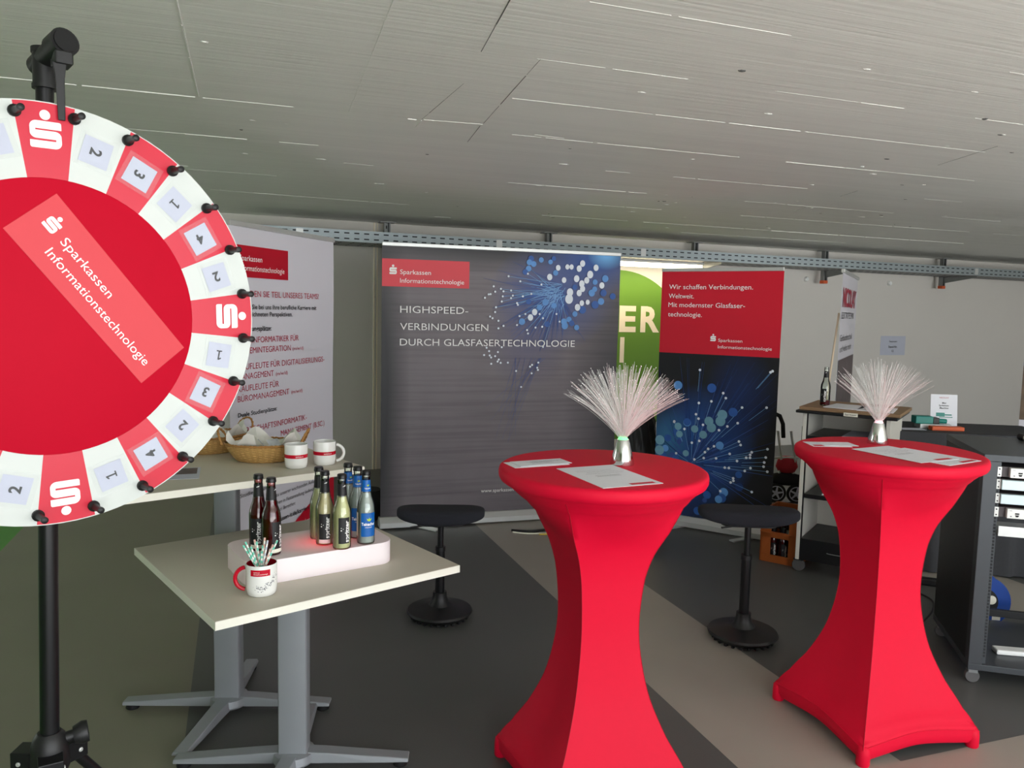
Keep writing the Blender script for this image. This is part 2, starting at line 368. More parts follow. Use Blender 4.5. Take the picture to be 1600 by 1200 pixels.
for i, ch in enumerate(seq):
    a = PH-15*i; er, et = polar(a, 0); jt = random.uniform(-4, 4)
    if ch == 'S':
        def mpS(x, y, er=er, et=et): q = er*(.345+y) - et*x; return wp(.0012)(q.x, q.y)
        q = mb('print_white'); emblem(q, .053, mpS); q.build('emblem', wt)
    else:
        ca, sa = math.cos(R(jt)), math.sin(R(jt))
        def mc(off, er=er, et=et, ca=ca, sa=sa):
            def f(x, y): X, Y = ca*x-sa*y, sa*x+ca*y; q = er*(.330-X) - et*Y; return wp(off)(q.x, q.y)
            return f
        c = mb('card_paper'); c.rect(-.026, -.0265, .026, .0265, mc(.0012)); c = c.build('number_card', wt)
        f = mb('film'); f.rect(-.034, -.036, .034, .036, mc(.0024)); f.build('clear_film', c)
        t = mb('ink'); 
        if ch == '1': t.flat([(-.0015, -.0105), (.0018, -.0105), (.0018, .0105), (-.0008, .0105), (-.0062, .0072), (-.0050, .0046), (-.0015, .0068)], mc(.0018)); t.rect(-.006, -.0105, .0062, -.0078, mc(.00182))
        else: t.text(ch, 0, -.0105, .021, mc(.0018), align='c', bold=.03)
        t.build('digit', c)
    ab = R(a-7.5); P = Matrix.Translation((.3791*math.cos(ab), .3791*math.sin(ab), 0))
    g = mb('black_plastic'); g.M = MW @ P; g.lathe([(.011, 0), (.011, .006), (.0075, .009), (.0062, .012), (.0058, .038), (.0066, .040), (.0066, .046), (.0035, .048), (.0, .048)], 14); g.build('peg', wt, smooth=40)
# sticker across the middle, lettering runs down to the right
s0 = Vector((-.083, .163)); s1 = Vector((.006, .235)); dv = (Vector((.243, -.059)) - s1); L_ = dv.length; dx = dv.normalized(); dy = (s1-s0).normalized(); Wd = (s1-s0).length
def ms(off): 
    def f(x, y): q = s0+dx*x+dy*y; return wp(off)(q.x, q.y)
    return f
st = mb('sticker'); st.rect(0, 0, L_, Wd, ms(.0042)); st = st.build('sticker', wt)
def loc2(px, py): q = Vector((px, py))-s0; return q.dot(dx), q.dot(dy)
a = loc2(.009, .140); b_ = loc2(.094, .043); c_ = loc2(-.013, .126); d_ = loc2(.163, -.089)
t = mb('print_white'); t.text('Sparkassen', a[0]-.004, .060, .0185, ms(.005), w=.134).text('Informationstechnologie', a[0]-.004, .0265, .0185, ms(.005), w=.282)
lx, ly = loc2(-.003, .176); emblem(t, .027, lambda x, y: ms(.005)(lx+x, ly+.002+y)); t.build('lettering', st)
# hub, post, clamp, tripod
h = mb('black_metal'); h.M = MW; h.lathe([(.03, -.013), (.03, -.045), (.016, -.048), (.016, -.075), (0, -.075)], 20); h.build('hub', wt, smooth=40)
def pz(z): return Vector((-.002+.0255*z, 0, z))
mb('black_metal').tube([pz(.30), pz(1.35)], .0182, 24).build('lower_post', wt, smooth=40)
mb('black_metal').tube([pz(1.35), pz(2.03)], .0158, 24).build('upper_post', wt, smooth=40)
mb('black_plastic').tube([pz(1.30), pz(1.36)], [.026, .024], 20).build('post_collar', wt, smooth=40)
top = pz(2.075)
k = mb('black_plastic').tube([top+Vector((0, 0, -.06)), top+Vector((0, 0, .01))], .0215, 20)
k.tube([top+Vector((0, 0, -.062)), top+Vector((0, 0, -.054))], .0235, 20); k.tube([top+Vector((0, 0, .004)), top+Vector((0, 0, .014))], .0232, 20)
dr = Vector((.80, -.60, .0)).normalized()
k.tube([top-dr*.03+Vector((0, 0, -.015)), top+dr*.062+Vector((0, 0, .008))], .021, 20)
k.tube([top+dr*.05+Vector((0, 0, .004)), top+dr*.088+Vector((0, 0, .012))], .0255, 24)
k = k.build('clamp_head', wt, smooth=40)
mb('rubber').tube([top+dr*.086+Vector((0, 0, .0115)), top+dr*.091+Vector((0, 0, .0125))], .0205, 24).build('round_cap', k, smooth=40)
lv = top+dr*.072+Vector((0, 0, -.022))
mb('black_plastic').box(lv+Vector((0, 0, .003)), (.05, .03, .024), R(-50)).build('clamp_block', k, bevel=.003)
mb('black_plastic').prism([(-.012, 0), (.012, 0), (.008, -.03), (.0075, -.105), (-.0045, -.105), (-.007, -.03)], -.003, .003, M=Matrix.Translation(lv+Vector((.004, -.016, -.006))) @ Matrix.Rotation(R(35), 4, 'Z') @ Matrix.Rotation(R(90), 4, 'X')).build('lever', k, bevel=.0015)
hz = pz(.665)
hb = mb('black_plastic').lathe([(.022, .045), (.030, .035), (.036, .015), (.038, -.03), (.030, -.05), (.022, -.055)], 24, hz).build('tripod_collar', wt, smooth=40)
kd = Vector((.80, .45, .12)).normalized(); k0 = hz+Vector((0, 0, .02))
g = mb('black_plastic').tube([k0+kd*.02, k0+kd*.05], .012, 12); g.tube([k0+kd*.045, k0+kd*.062, k0+kd*.072], [.018, .024, .022], 18); g.build('knob', hb, smooth=40)
for ang in (-58, 62, 182):
    q = Vector((math.cos(R(ang)), math.sin(R(ang)), 0)); p0 = hz+q*.048+Vector((0, 0, -.02)); p1 = Vector((q.x*.50, q.y*.50, .016))
    g = mb('black_metal').tube([p0, p1], .011, 14).build('leg', wt, smooth=40)
    br = mb('black_metal').box((0, 0, 0), (.05, .046, .042), M=Matrix.Translation(hz+q*.044+Vector((0, 0, -.012))) @ Matrix.Rotation(R(ang), 4, 'Z')); 
    br.use('alu')
    for sg_ in (-1, 1): br.tube([hz+q*.052+Vector((-q.y, q.x, 0))*.0225*sg_+Vector((0, 0, -.014)), hz+q*.052+Vector((-q.y, q.x, 0))*.0262*sg_+Vector((0, 0, -.014))], .005, 10)
    br.build('hinge_bracket', g, bevel=.003)
    mb('rubber').lathe([(.012, -.004), (.017, 0), (.017, .022), (.0135, .04), (0, .04)], 14, (p1.x, p1.y, .0)).build('rubber_foot', g, smooth=40)
    mid = p0.lerp(p1, .62); mb('black_metal').tube([pz(.335)+q*.018, mid], .006, 8).build('brace', wt, smooth=40)
mb('black_plastic').lathe([(.028, .31), (.028, .36)], 20).build('lower_collar', wt, smooth=40)
ART = {"dw":[[1.257,1.862,0.026],[1.323,1.934,0.023],[1.373,1.843,0.023],[1.397,1.943,0.021],[1.431,1.944,0.021],[1.493,1.934,0.026],[1.52,1.973,0.026],[1.632,1.945,0.026],[1.475,1.857,0.028],[1.518,1.82,0.028],[1.558,1.847,0.026],[1.585,1.892,0.031],[1.526,1.782,0.026],[1.499,1.749,0.026],[1.424,1.753,0.032],[1.418,1.702,0.039],[1.685,1.812,0.026],[1.489,1.64,0.028],[1.523,1.673,0.023],[1.571,1.681,0.021],[1.144,1.597,0.026],[1.112,1.556,0.026]],"db":[[1.107,1.994,0.023],[1.094,1.966,0.023],[1.187,1.987,0.021],[1.287,2.001,0.019],[1.261,1.975,0.019],[1.089,1.919,0.023],[1.063,1.893,0.022],[1.128,1.955,0.023],[1.304,1.895,0.022],[1.463,1.793,0.021],[1.628,1.836,0.022],[1.627,1.782,0.022],[1.701,1.755,0.028],[1.712,1.865,0.028],[1.683,1.69,0.028],[1.634,1.663,0.032],[1.603,1.752,0.028],[1.47,1.589,0.022],[1.531,1.622,0.031],[1.39,1.498,0.028],[1.423,1.547,0.022],[1.445,1.518,0.023],[1.487,1.486,0.022],[1.382,1.529,0.026],[1.095,1.675,0.022],[1.297,1.649,0.023],[1.183,1.633,0.023],[1.247,1.508,0.023],[1.046,1.524,0.026],[1.229,1.672,0.026],[1.78,1.731,0.026]],"de":[[0.933,1.857],[1.025,1.823],[0.955,1.753],[0.969,1.716],[0.876,1.763],[0.896,1.745],[0.891,1.708],[0.956,1.697],[1.048,1.712],[1.114,1.732],[1.003,1.661],[1.01,1.648],[0.885,1.67],[0.841,1.626],[1.025,1.565],[1.071,1.581],[1.007,1.498],[1.087,1.461],[1.154,1.481],[1.212,1.552],[1.346,1.529],[1.319,1.586],[1.207,1.488],[1.184,1.583],[1.083,1.881],[1.192,1.804],[1.218,1.336]],"dd":[[0.835,1.591],[0.797,1.557],[0.816,1.545],[0.862,1.527],[0.902,1.49],[0.863,1.471],[0.775,1.326],[0.795,1.301],[0.757,1.272],[0.8,1.269],[0.811,1.254],[0.842,1.264],[0.863,1.295],[0.892,1.331],[0.862,1.224],[0.871,1.239],[0.886,1.214],[0.942,1.216],[1.008,1.153],[1.051,1.032],[1.118,1.186],[1.134,1.199],[1.175,1.178],[1.183,1.217],[1.182,1.161],[1.132,1.135],[0.813,1.207],[1.095,1.436],[0.755,1.694],[0.783,1.72],[0.797,1.722],[0.832,1.741],[0.82,1.78]],"dh":[1.341,1.764],"rp":[[0.029,0.643,0.037],[0.019,0.565,0.037],[0.19,0.704,0.026],[0.177,0.762,0.028],[0.373,0.718,0.03],[0.433,0.777,0.035],[0.498,0.831,0.037],[0.51,0.879,0.037],[0.412,0.823,0.034],[0.307,0.755,0.028],[0.246,0.564,0.024]],"rb":[[0.501,0.651,0.03],[0.423,0.27,0.03],[0.547,0.307,0.033],[0.534,0.262,0.034],[0.511,0.249,0.028],[0.355,0.138,0.03],[0.196,0.103,0.023],[0.588,0.905,0.033],[0.246,0.798,0.03],[0.1,0.665,0.028],[0.083,0.584,0.026],[0.168,0.515,0.028],[0.015,0.716,0.026],[0.246,0.802,0.028],[0.163,1.072,0.034],[0.422,1.07,0.034]],"re":[[0.145,0.793],[0.228,0.747],[0.312,0.866],[0.333,0.835],[0.369,0.792],[0.346,0.669],[0.29,0.649],[0.416,0.617],[0.393,0.589],[0.459,0.641],[0.386,0.544],[0.479,0.553],[0.171,0.555],[0.315,0.525],[0.491,0.764],[0.551,0.798],[0.625,0.829],[0.641,0.696],[0.654,0.672],[0.578,0.598],[0.634,0.552],[0.736,0.628],[0.726,0.608],[0.726,0.587],[0.699,0.584],[0.846,0.663],[0.837,0.602],[0.828,0.565],[0.825,0.534],[0.853,0.501],[0.693,0.486],[0.733,0.512],[0.547,0.492],[0.577,0.493],[0.612,0.421],[0.615,0.403],[0.595,0.388],[0.522,0.313],[0.751,0.339],[0.327,1.198],[0.839,1.212],[0.852,1.22],[0.509,1.039],[0.53,1.004],[0.424,0.972],[0.33,0.952],[0.651,0.945],[0.824,0.959],[0.146,0.797]],"rh":[0.29,0.491]}

# ------------------------------------------------------------------ roll-up banners
mat('banner_white', (214, 212, 220), .55, var=.02, scale=3); mat('banner_back', (150, 150, 152), .6)
mat('banner_red', (206, 16, 44), .5, var=.03, scale=3); mat('banner_deep_red', (186, 0, 34), .5, var=.02); mat('navy', (7, 9, 18), .5, var=.3, scale=3)
mat('bokeh_white', (232, 240, 250), .5); mat('bokeh_blue', (92, 150, 215), .5, var=.15, scale=20); mat('bokeh_deep', (44, 92, 168), .5, var=.2, scale=20)
mat('bokeh_pale', (112, 162, 184), .5, var=.18, scale=25); mat('fibre_blue', (52, 82, 150), .5, var=.2); mat('fibre_dim', (24, 56, 116), .5, var=.3); mat('fibre_light', (120, 170, 220), .5, var=.15)
mat('text_red', (176, 40, 66), .6); mat('print_coral', (224, 62, 74), .5, var=.03)
def printed(name, base, glows, stripes=0, streaky=0, edge=None, rough=.5):
    """printed film: base colour with soft coloured clouds (x, z, radius, colour, amount) in banner coordinates"""
    m = bpy.data.materials.new(name); m.use_nodes = True; nt = m.node_tree; b = nt.nodes['Principled BSDF']; b.inputs['Roughness'].default_value = rough
    tc = nt.nodes.new('ShaderNodeTexCoord'); n = nt.nodes.new('ShaderNodeTexNoise'); n.inputs['Scale'].default_value = 5; n.inputs['Detail'].default_value = 4
    nt.links.new(tc.outputs['Object'], n.inputs[0]); prev = None
    def mix(fac, c0, c1):
        mx = nt.nodes.new('ShaderNodeMix'); mx.data_type = 'RGBA'
        if isinstance(fac, float): mx.inputs[0].default_value = fac
        else: nt.links.new(fac, mx.inputs[0])
        for i, c in ((6, c0), (7, c1)):
            if isinstance(c, tuple): mx.inputs[i].default_value = (*lin(c), 1)
            else: nt.links.new(c, mx.inputs[i])
        return mx.outputs[2]
    prev = mix(n.outputs[0], tuple(x*.94 for x in base), tuple(x*1.06 for x in base))
    if stripes:
        wv = nt.nodes.new('ShaderNodeTexNoise'); mp_ = nt.nodes.new('ShaderNodeMapping'); mp_.inputs['Scale'].default_value = (.6, 1, 26)
        nt.links.new(tc.outputs['Object'], mp_.inputs[0]); nt.links.new(mp_.outputs[0], wv.inputs[0]); wv.inputs['Scale'].default_value = 1.4; wv.inputs['Detail'].default_value = 5
        r = nt.nodes.new('ShaderNodeMapRange'); r.inputs[1].default_value = .45; r.inputs[2].default_value = .75; r.inputs[4].default_value = stripes
        nt.links.new(wv.outputs[0], r.inputs[0]); prev = mix(r.outputs[0], prev, tuple(x*.55 for x in base))
    for gx, gz, rx, rz, col, amt in glows:
        mp_ = nt.nodes.new('ShaderNodeMapping'); mp_.inputs['Location'].default_value = (-gx/rx, 0, -gz/rz); mp_.inputs['Scale'].default_value = (1/rx, 0, 1/rz)
        nt.links.new(tc.outputs['Object'], mp_.inputs[0]); g = nt.nodes.new('ShaderNodeTexGradient'); g.gradient_type = 'SPHERICAL'; nt.links.new(mp_.outputs[0], g.inputs[0])
        r = nt.nodes.new('ShaderNodeMath'); r.operation = 'MULTIPLY'; r.inputs[1].default_value = amt; r.use_clamp = True; nt.links.new(g.outputs[1], r.inputs[0])
        prev = mix(r.outputs[0], prev, col)
    nt.links.new(prev, b.inputs['Base Color']); MATS[name] = m
def sheet(mt, x0, x1, z0, z1, lean=0, wav=.004, back=True, ph=0, curl=None):
    """hanging film with a little waviness, front towards -y"""
    b = mb(mt)
    def fn(i, j):
        x = x0+(x1-x0)*i; z = z0+(z1-z0)*j
        y = wav*math.sin(j*9+ph)*math.sin(i*5+ph)+wav*.5*math.sin(i*13+j*3)
        y *= (1-abs(2*j-1)**4)
        if curl: y += curl(i, j)
        return (x+lean*(1-j), y, z)
    b.grid(fn, 24, 40); return b
def rollup(name, label, loc, ang, w, h, base_x=None, feet=True, base_h=.085):
    t = thing(name, label, 'roll-up banner', loc, ang, 'roll-up banners around the stand')
    x0, x1 = base_x or (0, w)
    c = mb('alu'); c.prism([(-.055, 0.012), (.055, .012), (.055, .055), (.03, base_h), (-.02, base_h), (-.055, .05)], x0-.01, x1+.01, M=Matrix(((0, 0, 1, 0), (1, 0, 0, 0), (0, 1, 0, 0), (0, 0, 0, 1))))
    c.build('cassette', t, bevel=.003)
    mb('alu').b2((0, -.012, h-.004), (w, .012, h+.022)).build('top_rail', t, bevel=.003)
    mb('alu').tube([(w/2, .035, .05), (w/2, .03, h)], .008, 10).build('support_pole', t, smooth=40)
    if feet:
        for x in (x0+.22, x1-.22):
            mb('alu').box((x, -.02, .006), (.05, .30, .012)).build('swing_foot', t, bevel=.004)
    return t

# dark banner in the middle
ANGD = R(17.25); DW, DH = 1.84, 2.045
printed('print_dark', (112, 104, 109), [(-.05, 1.0, .26, 1.9, (24, 25, 30), 1.6), (1.95, .9, .55, 1.5, (30, 30, 36), 1.2), (.8, 2.16, 1.7, .30, (24, 25, 30), 1.8), (1.05, -.05, .9, .33, (62, 57, 62), .7),
    (1.30, 1.72, .52, .42, (40, 76, 150), .95), (1.62, 2.0, .42, .28, (28, 76, 150), 1.2), (1.72, 2.05, .16, .12, (110, 180, 235), 1.2), (1.10, 1.40, .35, .40, (70, 72, 120), .6)], stripes=.5)
bd = rollup('rollup_banner', 'wide dark grey roll-up banner with blue glowing fibres and HIGHSPEED headline', (-.938, 5.597, 0), ANGD, DW, DH, feet=False)
for x in (.32, 1.5): mb('alu').box((x, -.06, .006), (.06, .26, .012), R(38)).build('swing_foot', bd, bevel=.004)
sheet('print_dark', 0, DW, .08, DH, wav=.006).build('banner_sheet', bd, smooth=60)
A = lambda off: (lambda x, z: (x, -off, z))
q = MB(); hx, hz_ = ART['dh']
random.seed(3)
for k in range(230):
    a = R(random.choice([random.gauss(196, 26), random.gauss(232, 24), random.gauss(258, 18)])); L = random.uniform(.15, .62)*(1 if random.random() < .5 else .6)
    q.use(random.choice(['fibre_blue', 'fibre_blue', 'bokeh_deep', 'fibre_light' if L < .35 else 'fibre_blue'])); j = random.uniform(0, .12)
    q.streak(hx+math.cos(a)*j+random.uniform(-.04, .04), hz_+math.sin(a)*j+random.uniform(-.04, .04), hx+math.cos(a)*L, hz_+math.sin(a)*L*.8, .0028, .0006, A(.009+k*1e-6))
for x, z in ART['de']: q.use('fibre_light').streak(hx+random.uniform(-.05, .05), hz_+random.uniform(-.05, .05), x, z, .002, .001, A(.0094))
for k in range(14): q.use('fibre_blue').streak(1.1+random.uniform(-.1, .15), 1.25, .72+random.uniform(0, .4), random.uniform(.6, .95), .001, .0003, A(.0088))
q.build('printed_fibres', bd)
q = MB()
for i, (x, z, r) in enumerate(ART['db']): q.use('bokeh_blue' if i % 3 else 'bokeh_deep').dot(x, z, r*.95, A(.010+i*2e-5), 18)
for i, (x, z, r) in enumerate(ART['dw']): q.use('bokeh_white').dot(x, z, r*.95, A(.0115+i*2e-5), 18, sx=.85)
for i, (x, z) in enumerate(ART['de']+ART['dd']): q.use('bokeh_white').dot(x, z, .0078, A(.0125), 10)
q.build('printed_light_dots', bd)
q = mb('print_coral').rect(.0, 1.757, .635, 1.952, A(.009)); MATS['print_red']; q = q.build('red_panel', bd)
t = mb('print_white').text('Sparkassen', .128, 1.846, .034, A(.0105), w=.222).text('Informationstechnologie', .128, 1.785, .034, A(.0105), w=.468)
emblem(t, .052, lambda x, z: A(.0105)(.078+x, 1.872+z)); t.build('lettering', q)
t = mb('print_white')
for s, z, ww in (('HIGHSPEED-', 1.572, .50), ('VERBINDUNGEN', 1.450, .655), ('DURCH GLASFASERTECHNOLOGIE', 1.338, 1.345)): t.text(s, .13, z, .052, A(.0135), w=ww)
t.text('www.sparkassen-it.de', .753, .235, .028, A(.0135)); t.build('lettering', bd)

# red and blue banner on the right
ANGR = R(-32.0); RW, RH = .894, 1.925
printed('print_navy', (6, 8, 16), [(.36, .62, .42, .48, (24, 82, 158), 1.3), (.10, .35, .45, .5, (14, 58, 124), 1.2), (.62, 1.0, .28, .4, (10, 44, 104), .8), (.10, .66, .22, .25, (50, 118, 160), .9)])
br_ = rollup('rollup_banner', 'red topped roll-up banner with blue fibre picture below, beside the shelf unit', (1.116, 5.977, 0), ANGR, RW, RH, feet=False)
for x in (.2, .72): mb('alu').box((x, -.1, .006), (.05, .2, .012), R(-28)).build('swing_foot', br_, bevel=.004)
lean = lambda z: -.022*(1-z/RH)
sheet('print_navy', 0, RW, .08, 1.315, wav=.003).build('picture_sheet', br_, smooth=60)
sheet('banner_red', 0, RW, 1.315, RH, wav=.002).build('headline_sheet', br_, smooth=60)
q = MB(); hx, hz_ = ART['rh']; random.seed(9)
for k in range(90):
    a = R(random.gauss(60, 55)); L = random.uniform(.25, .95); j = random.uniform(.02, .2); x1 = hx+math.cos(a)*L; z1 = hz_+math.sin(a)*L
    x1 = min(max(x1, .005), RW-.005)
    if z1 > 1.30 or z1 < .12: continue
    q.use(random.choice(['fibre_dim', 'fibre_dim', 'fibre_blue'])).streak(hx+math.cos(a)*j, hz_+math.sin(a)*j, x1, z1, random.uniform(.001, .006), .0006, A(.006+k*1e-6))
for x, z in ART['re']:
    vx, vz = x-hx, z-hz_; l = math.hypot(vx, vz); s = min(.16, l*.8)/max(l, .01); q.use('fibre_light').streak(x-vx*s, z-vz*s, x, z, .0012, .0012, A(.0064))
q.build('printed_fibres', br_)
q = MB()
random.seed(12)
for k in range(34):
    x, z, r = random.gauss(.30, .17), random.gauss(.52, .22), random.uniform(.014, .034)
    if r < x < RW-r and .12 < z < 1.0: q.use(random.choice(['fibre_dim', 'fibre_blue', 'bokeh_deep'])).dot(x, z, r, A(.0059+k*1e-6), 18)
for i, (x, z, r) in enumerate(ART['rb']):
    if 0 < x-r and x+r < RW: q.use('bokeh_deep' if i % 2 else 'bokeh_blue').dot(x, z, r, A(.0068+i*2e-5), 20)
for i, (x, z, r) in enumerate(ART['rp']): q.use('bokeh_pale').dot(max(x, r), z, r, A(.0078+i*2e-5), 20)
for x, z in ART['re']: q.use('bokeh_white').dot(x, z, .0098, A(.0085), 12)
q.build('printed_light_dots', br_)
t = mb('print_white')
for s, z, ww in (('Wir schaffen Verbindungen.', 1.792, .625), ('Weltweit.', 1.724, .195), ('Mit modernster Glasfaser-', 1.659, .575), ('technologie.', 1.588, .262)): t.text(s, .06, z, .036, A(.0045), w=ww)
t.text('Sparkassen', .452, 1.412, .024, A(.0045), w=.176).text('Informationstechnologie', .452, 1.364, .024, A(.0045), w=.386)
emblem(t, .041, lambda x, z: A(.0045)(.414+x, 1.437+z)); t.build('lettering', br_)

# pale job banner on the left
bl_ = rollup('rollup_banner', 'pale grey roll-up banner with red job headlines, behind the snack baskets', (-1.416, 3.918, 0), R(72.49), 1.0, 2.0, feet=False)
sheet('banner_white', 0, 1.0, .08, 2.0, wav=.003).build('banner_sheet', bl_, smooth=60)
q = mb('banner_deep_red').rect(-.0, 1.745, .507, 1.906, A(.005)).build('red_panel', bl_)
t = mb('print_white').text('Sparkassen', .078, 1.828, .030, A(.006), w=.190).text('Informationstechnologie', .078, 1.778, .030, A(.006), w=.392)
emblem(t, .046, lambda x, z: A(.006)(.038+x, 1.848+z)); t.build('lettering', q)
t = mb('text_red')
for s, x, z, c, x1 in (('WERDEN SIE TEIL UNSERES TEAMS!', .055, 1.647, .033, .824), ('FACHINFORMATIKER FÜR', .055, 1.408, .033, .611), ('SYSTEMINTEGRATION', .055, 1.354, .033, .53), ('(m/w/d)', .548, 1.354, .02, .66),
    ('KAUFLEUTE FÜR DIGITALISIERUNGS-', .055, 1.272, .033, .888), ('MANAGEMENT', .055, 1.222, .033, .366), ('(m/w/d)', .386, 1.222, .02, .498), ('KAUFLEUTE FÜR', .055, 1.160, .033, .415), ('BÜROMANAGEMENT', .055, 1.108, .033, .513), ('(m/w/d)', .535, 1.108, .02, .648),
    ('WIRTSCHAFTSINFORMATIK-', .055, .940, .033, .692), ('MANAGEMENT (B.SC.)', .43, .880, .033, .887)):
    t.text(s, x, z, c, A(.005), w=x1-x)
t.build('headlines', bl_)
t = mb('ink')
for s, x, z, c, x1, bo in (('Starten Sie bei uns Ihre berufliche Karriere mit', .055, 1.583, .025, .798, .015), ('ausgezeichneten Perspektiven.', .055, 1.545, .025, .549, .015), ('Ausbildungsplätze:', .055, 1.470, .026, .349, .02), ('Duale Studienplätze:', .055, 1.030, .023, .394, .02),
    ('Studienplätze', .067, .608, .022, .30, 0), ('zu unserer wachsenden Anforderung', .38, .545, .022, .88, 0), ('suchen in Festanstellung laufend Verstärkung', .35, .500, .022, .93, 0), ('in diesen Bereichen:', .34, .458, .022, .571, 0), ('www.sparkassen-it.de/karriere', .24, .398, .026, .719, .02)):
    t.text(s, x, z, c, A(.005), w=x1-x, bold=bo)
t.build('body_text', bl_)
q = mb('banner_deep_red').flat([(.52, .335), (1.0, .245), (1.0, .56)], A(.005)).build('red_corner', bl_)
mb('print_white').text('sparkassenstark', .60, .318, .03, lambda x, z: (x, -.006, z+.03*(x-.6))).build('lettering', q)

# tall narrow white banner behind the shelf unit, seen nearly edge on
bn = rollup('rollup_banner', 'tall white banner seen almost edge on behind the shelf unit', (2.33, 5.62, 0), math.atan2(1.13, .60), 1.27, 1.93, feet=False)
sheet('banner_white', 0, 1.27, .08, 1.93, wav=.001).build('banner_sheet', bn, smooth=60)
mb('text_red').text('NICOLAY', .08, 1.69, .14, A(.004), w=1.05, bold=.03).build('headline', bn)
t = mb('ink').text('ELEKTROTECHNIK', .06, 1.60, .05, A(.004), w=.98).text('Gebäudetechnik', .05, 1.435, .05, A(.004), w=.95).text('und vieles mehr', .05, 1.355, .05, A(.004), w=.92).build('lettering', bn)
mat('photo_grey', (96, 84, 88), .5, var=.7, scale=9, stretch=(3, 1, .6))
mb('photo_grey').rect(.02, .60, 1.22, 1.30, A(.004)).build('picture', bn)
mat('pine', (236, 216, 186), .6, var=.08, scale=8)
stk = mb('pine').tube([(2.20, 5.66, .006), (2.335, 5.66, 1.64)], .0075, 8).build('wooden_stick', smooth=40)
tag(stk, 'thin pale wooden stick leaning up against the edge of the tall white banner', 'stick')

# photo banner at the right edge
mat('photo_brown', (92, 72, 50), .5, var=.8, scale=12); mat('photo_blue', (88, 120, 176), .5, var=.5, scale=25)
bp_ = rollup('rollup_banner', 'banner with a dark brown photograph at the right edge beyond the server rack', (3.585, 5.5, 0), R(-26), .85, 1.92, feet=False)
sheet('banner_white', 0, .85, .08, 1.92, wav=.002, curl=None).build('banner_sheet', bp_, smooth=60)
q = mb('photo_brown').rect(0, .92, .85, 1.36, A(.004)); q.use('photo_blue').rect(0, 1.30, .85, 1.44, A(.0045)); q.build('picture', bp_)
mb('ink').text('Jetzt informieren', .05, .83, .03, A(.004)).build('lettering', bp_)

# ------------------------------------------------------------------ bar tables in red stretch covers
mat('stretch_red', (222, 0, 48), .62, var=.02, scale=40, spec=.3)
mat('seam_red', (170, 0, 30), .6)
PROF = [(1.058, .328), (1.050, .319), (1.030, .299), (.999, .276), (.908, .230), (.833, .184), (.752, .157), (.65, .145), (.56, .143), (.463, .156), (.347, .187), (.233, .248), (.139, .318), (.085, .360), (.062, .374)]
def bar_table(loc, ang, label):
    t = thing('bar_table', label, 'bar table', loc, ang, 'red covered bar tables')
    d = mb('stretch_red').lathe([(0, 1.1), (.322, 1.1), (.334, 1.0985), (.3405, 1.094), (.343, 1.084), (.342, 1.070), (.337, 1.060), (.330, 1.055), (.326, 1.058)], 96)
    d.build('tabletop_cover', t, smooth=50)
    N = 96; b = mb('stretch_red'); vs = []
    rows = []
    for j in range(len(PROF)-1):
        for k in range(4): f = k/4; rows.append((PROF[j][0]*(1-f)+PROF[j+1][0]*f, PROF[j][1]*(1-f)+PROF[j+1][1]*f))
    rows.append(PROF[-1])
    # smooth radius
    for _ in range(3): rows = [rows[0]]+[(rows[i][0], (rows[i-1][1]+2*rows[i][1]+rows[i+1][1])/4) for i in range(1, len(rows)-1)]+[rows[-1]]
    for z, rc in rows:
        wq = min(1, max(0, (1.05-z)/.19)); wq = wq*wq*(3-2*wq)
        for k in range(N):
            a = 2*PI*k/N; ph = ((a+PI/4) % (PI/2))-PI/4      # 0 on a corner
            ph = PI/4-abs(ph)                                # angle from the middle of a side
            lowc = max(0, (.5-z)/.5)                         # sides sag inwards towards the foot
            rs = rc*math.cos(PI/4)/math.cos(ph)*(1-.05*lowc*math.cos(2*ph)**2)
            r = rc*(1-wq)+rs*wq
            lift = .030*max(0, 1-(z-.062)/.10)*max(0, math.cos(2*ph))**.6 if z < .162 else 0
            vs.append((r*math.sin(a), -r*math.cos(a), z+lift))
    m = len(rows); b.add(vs, [(i*N+k, (i+1)*N+k, (i+1)*N+(k+1) % N, i*N+(k+1) % N) for i in range(m-1) for k in range(N)])
    # hem band hanging from the last row down to the feet
    base = m-1; vs2 = []
    for j in range(4):
        for k in range(N):
            p = vs[base*N+k]; a = 2*PI*k/N; ph = PI/4-abs(((a+PI/4) % (PI/2))-PI/4); mid = max(0, math.cos(2*ph))**.6
            bot = .012+mid*.026; z = p[2]+(bot-p[2])*j/3; s = 1-(.035 if j == 3 else 0)
            vs2.append((p[0]*s, p[1]*s, z))
    b.add(vs2, [(i*N+k, (i+1)*N+k, (i+1)*N+(k+1) % N, i*N+(k+1) % N) for i in range(3) for k in range(N)])
    b.build('stretch_skirt', t, smooth=60)
    for k in range(4):
        a = k*PI/2; Q = Matrix.Rotation(a, 4, 'Z')
        f = mb('stretch_red'); f.M = Q; f.lathe([(.021, 0), (.024, .005), (.024, .045), (.022, .062), (.012, .074), (0, .076)], 20, (0, -.353, 0)); f.build('foot_pocket', t, smooth=50)
        s = mb('seam_red'); pts = []
        for z, rc in rows[6:]: pts.append((0, -(rc+.0004), z))
        s.M = Q; s.tube(pts, .0011, 5); s.build('corner_seam', t, smooth=60)
        h = mb('stretch_red'); pts = []
        for i in range(25):
            kk = (k*N//4+i) % N; p = vs[base*N+kk]; pts.append((p[0]*1.002, p[1]*1.002, p[2]+.002))
        h.tube(pts, .0016, 5); h.build('hem_piping', t, smooth=60)
    mb('black_metal').tube([(0, 0, .02), (0, 0, 1.06)], .03, 16).build('column', t, smooth=40)
    return t
TA_ = bar_table((.305, 2.552, 0), -.465, 'nearer bar table in a red stretch cover, in front of the dark grey banner')
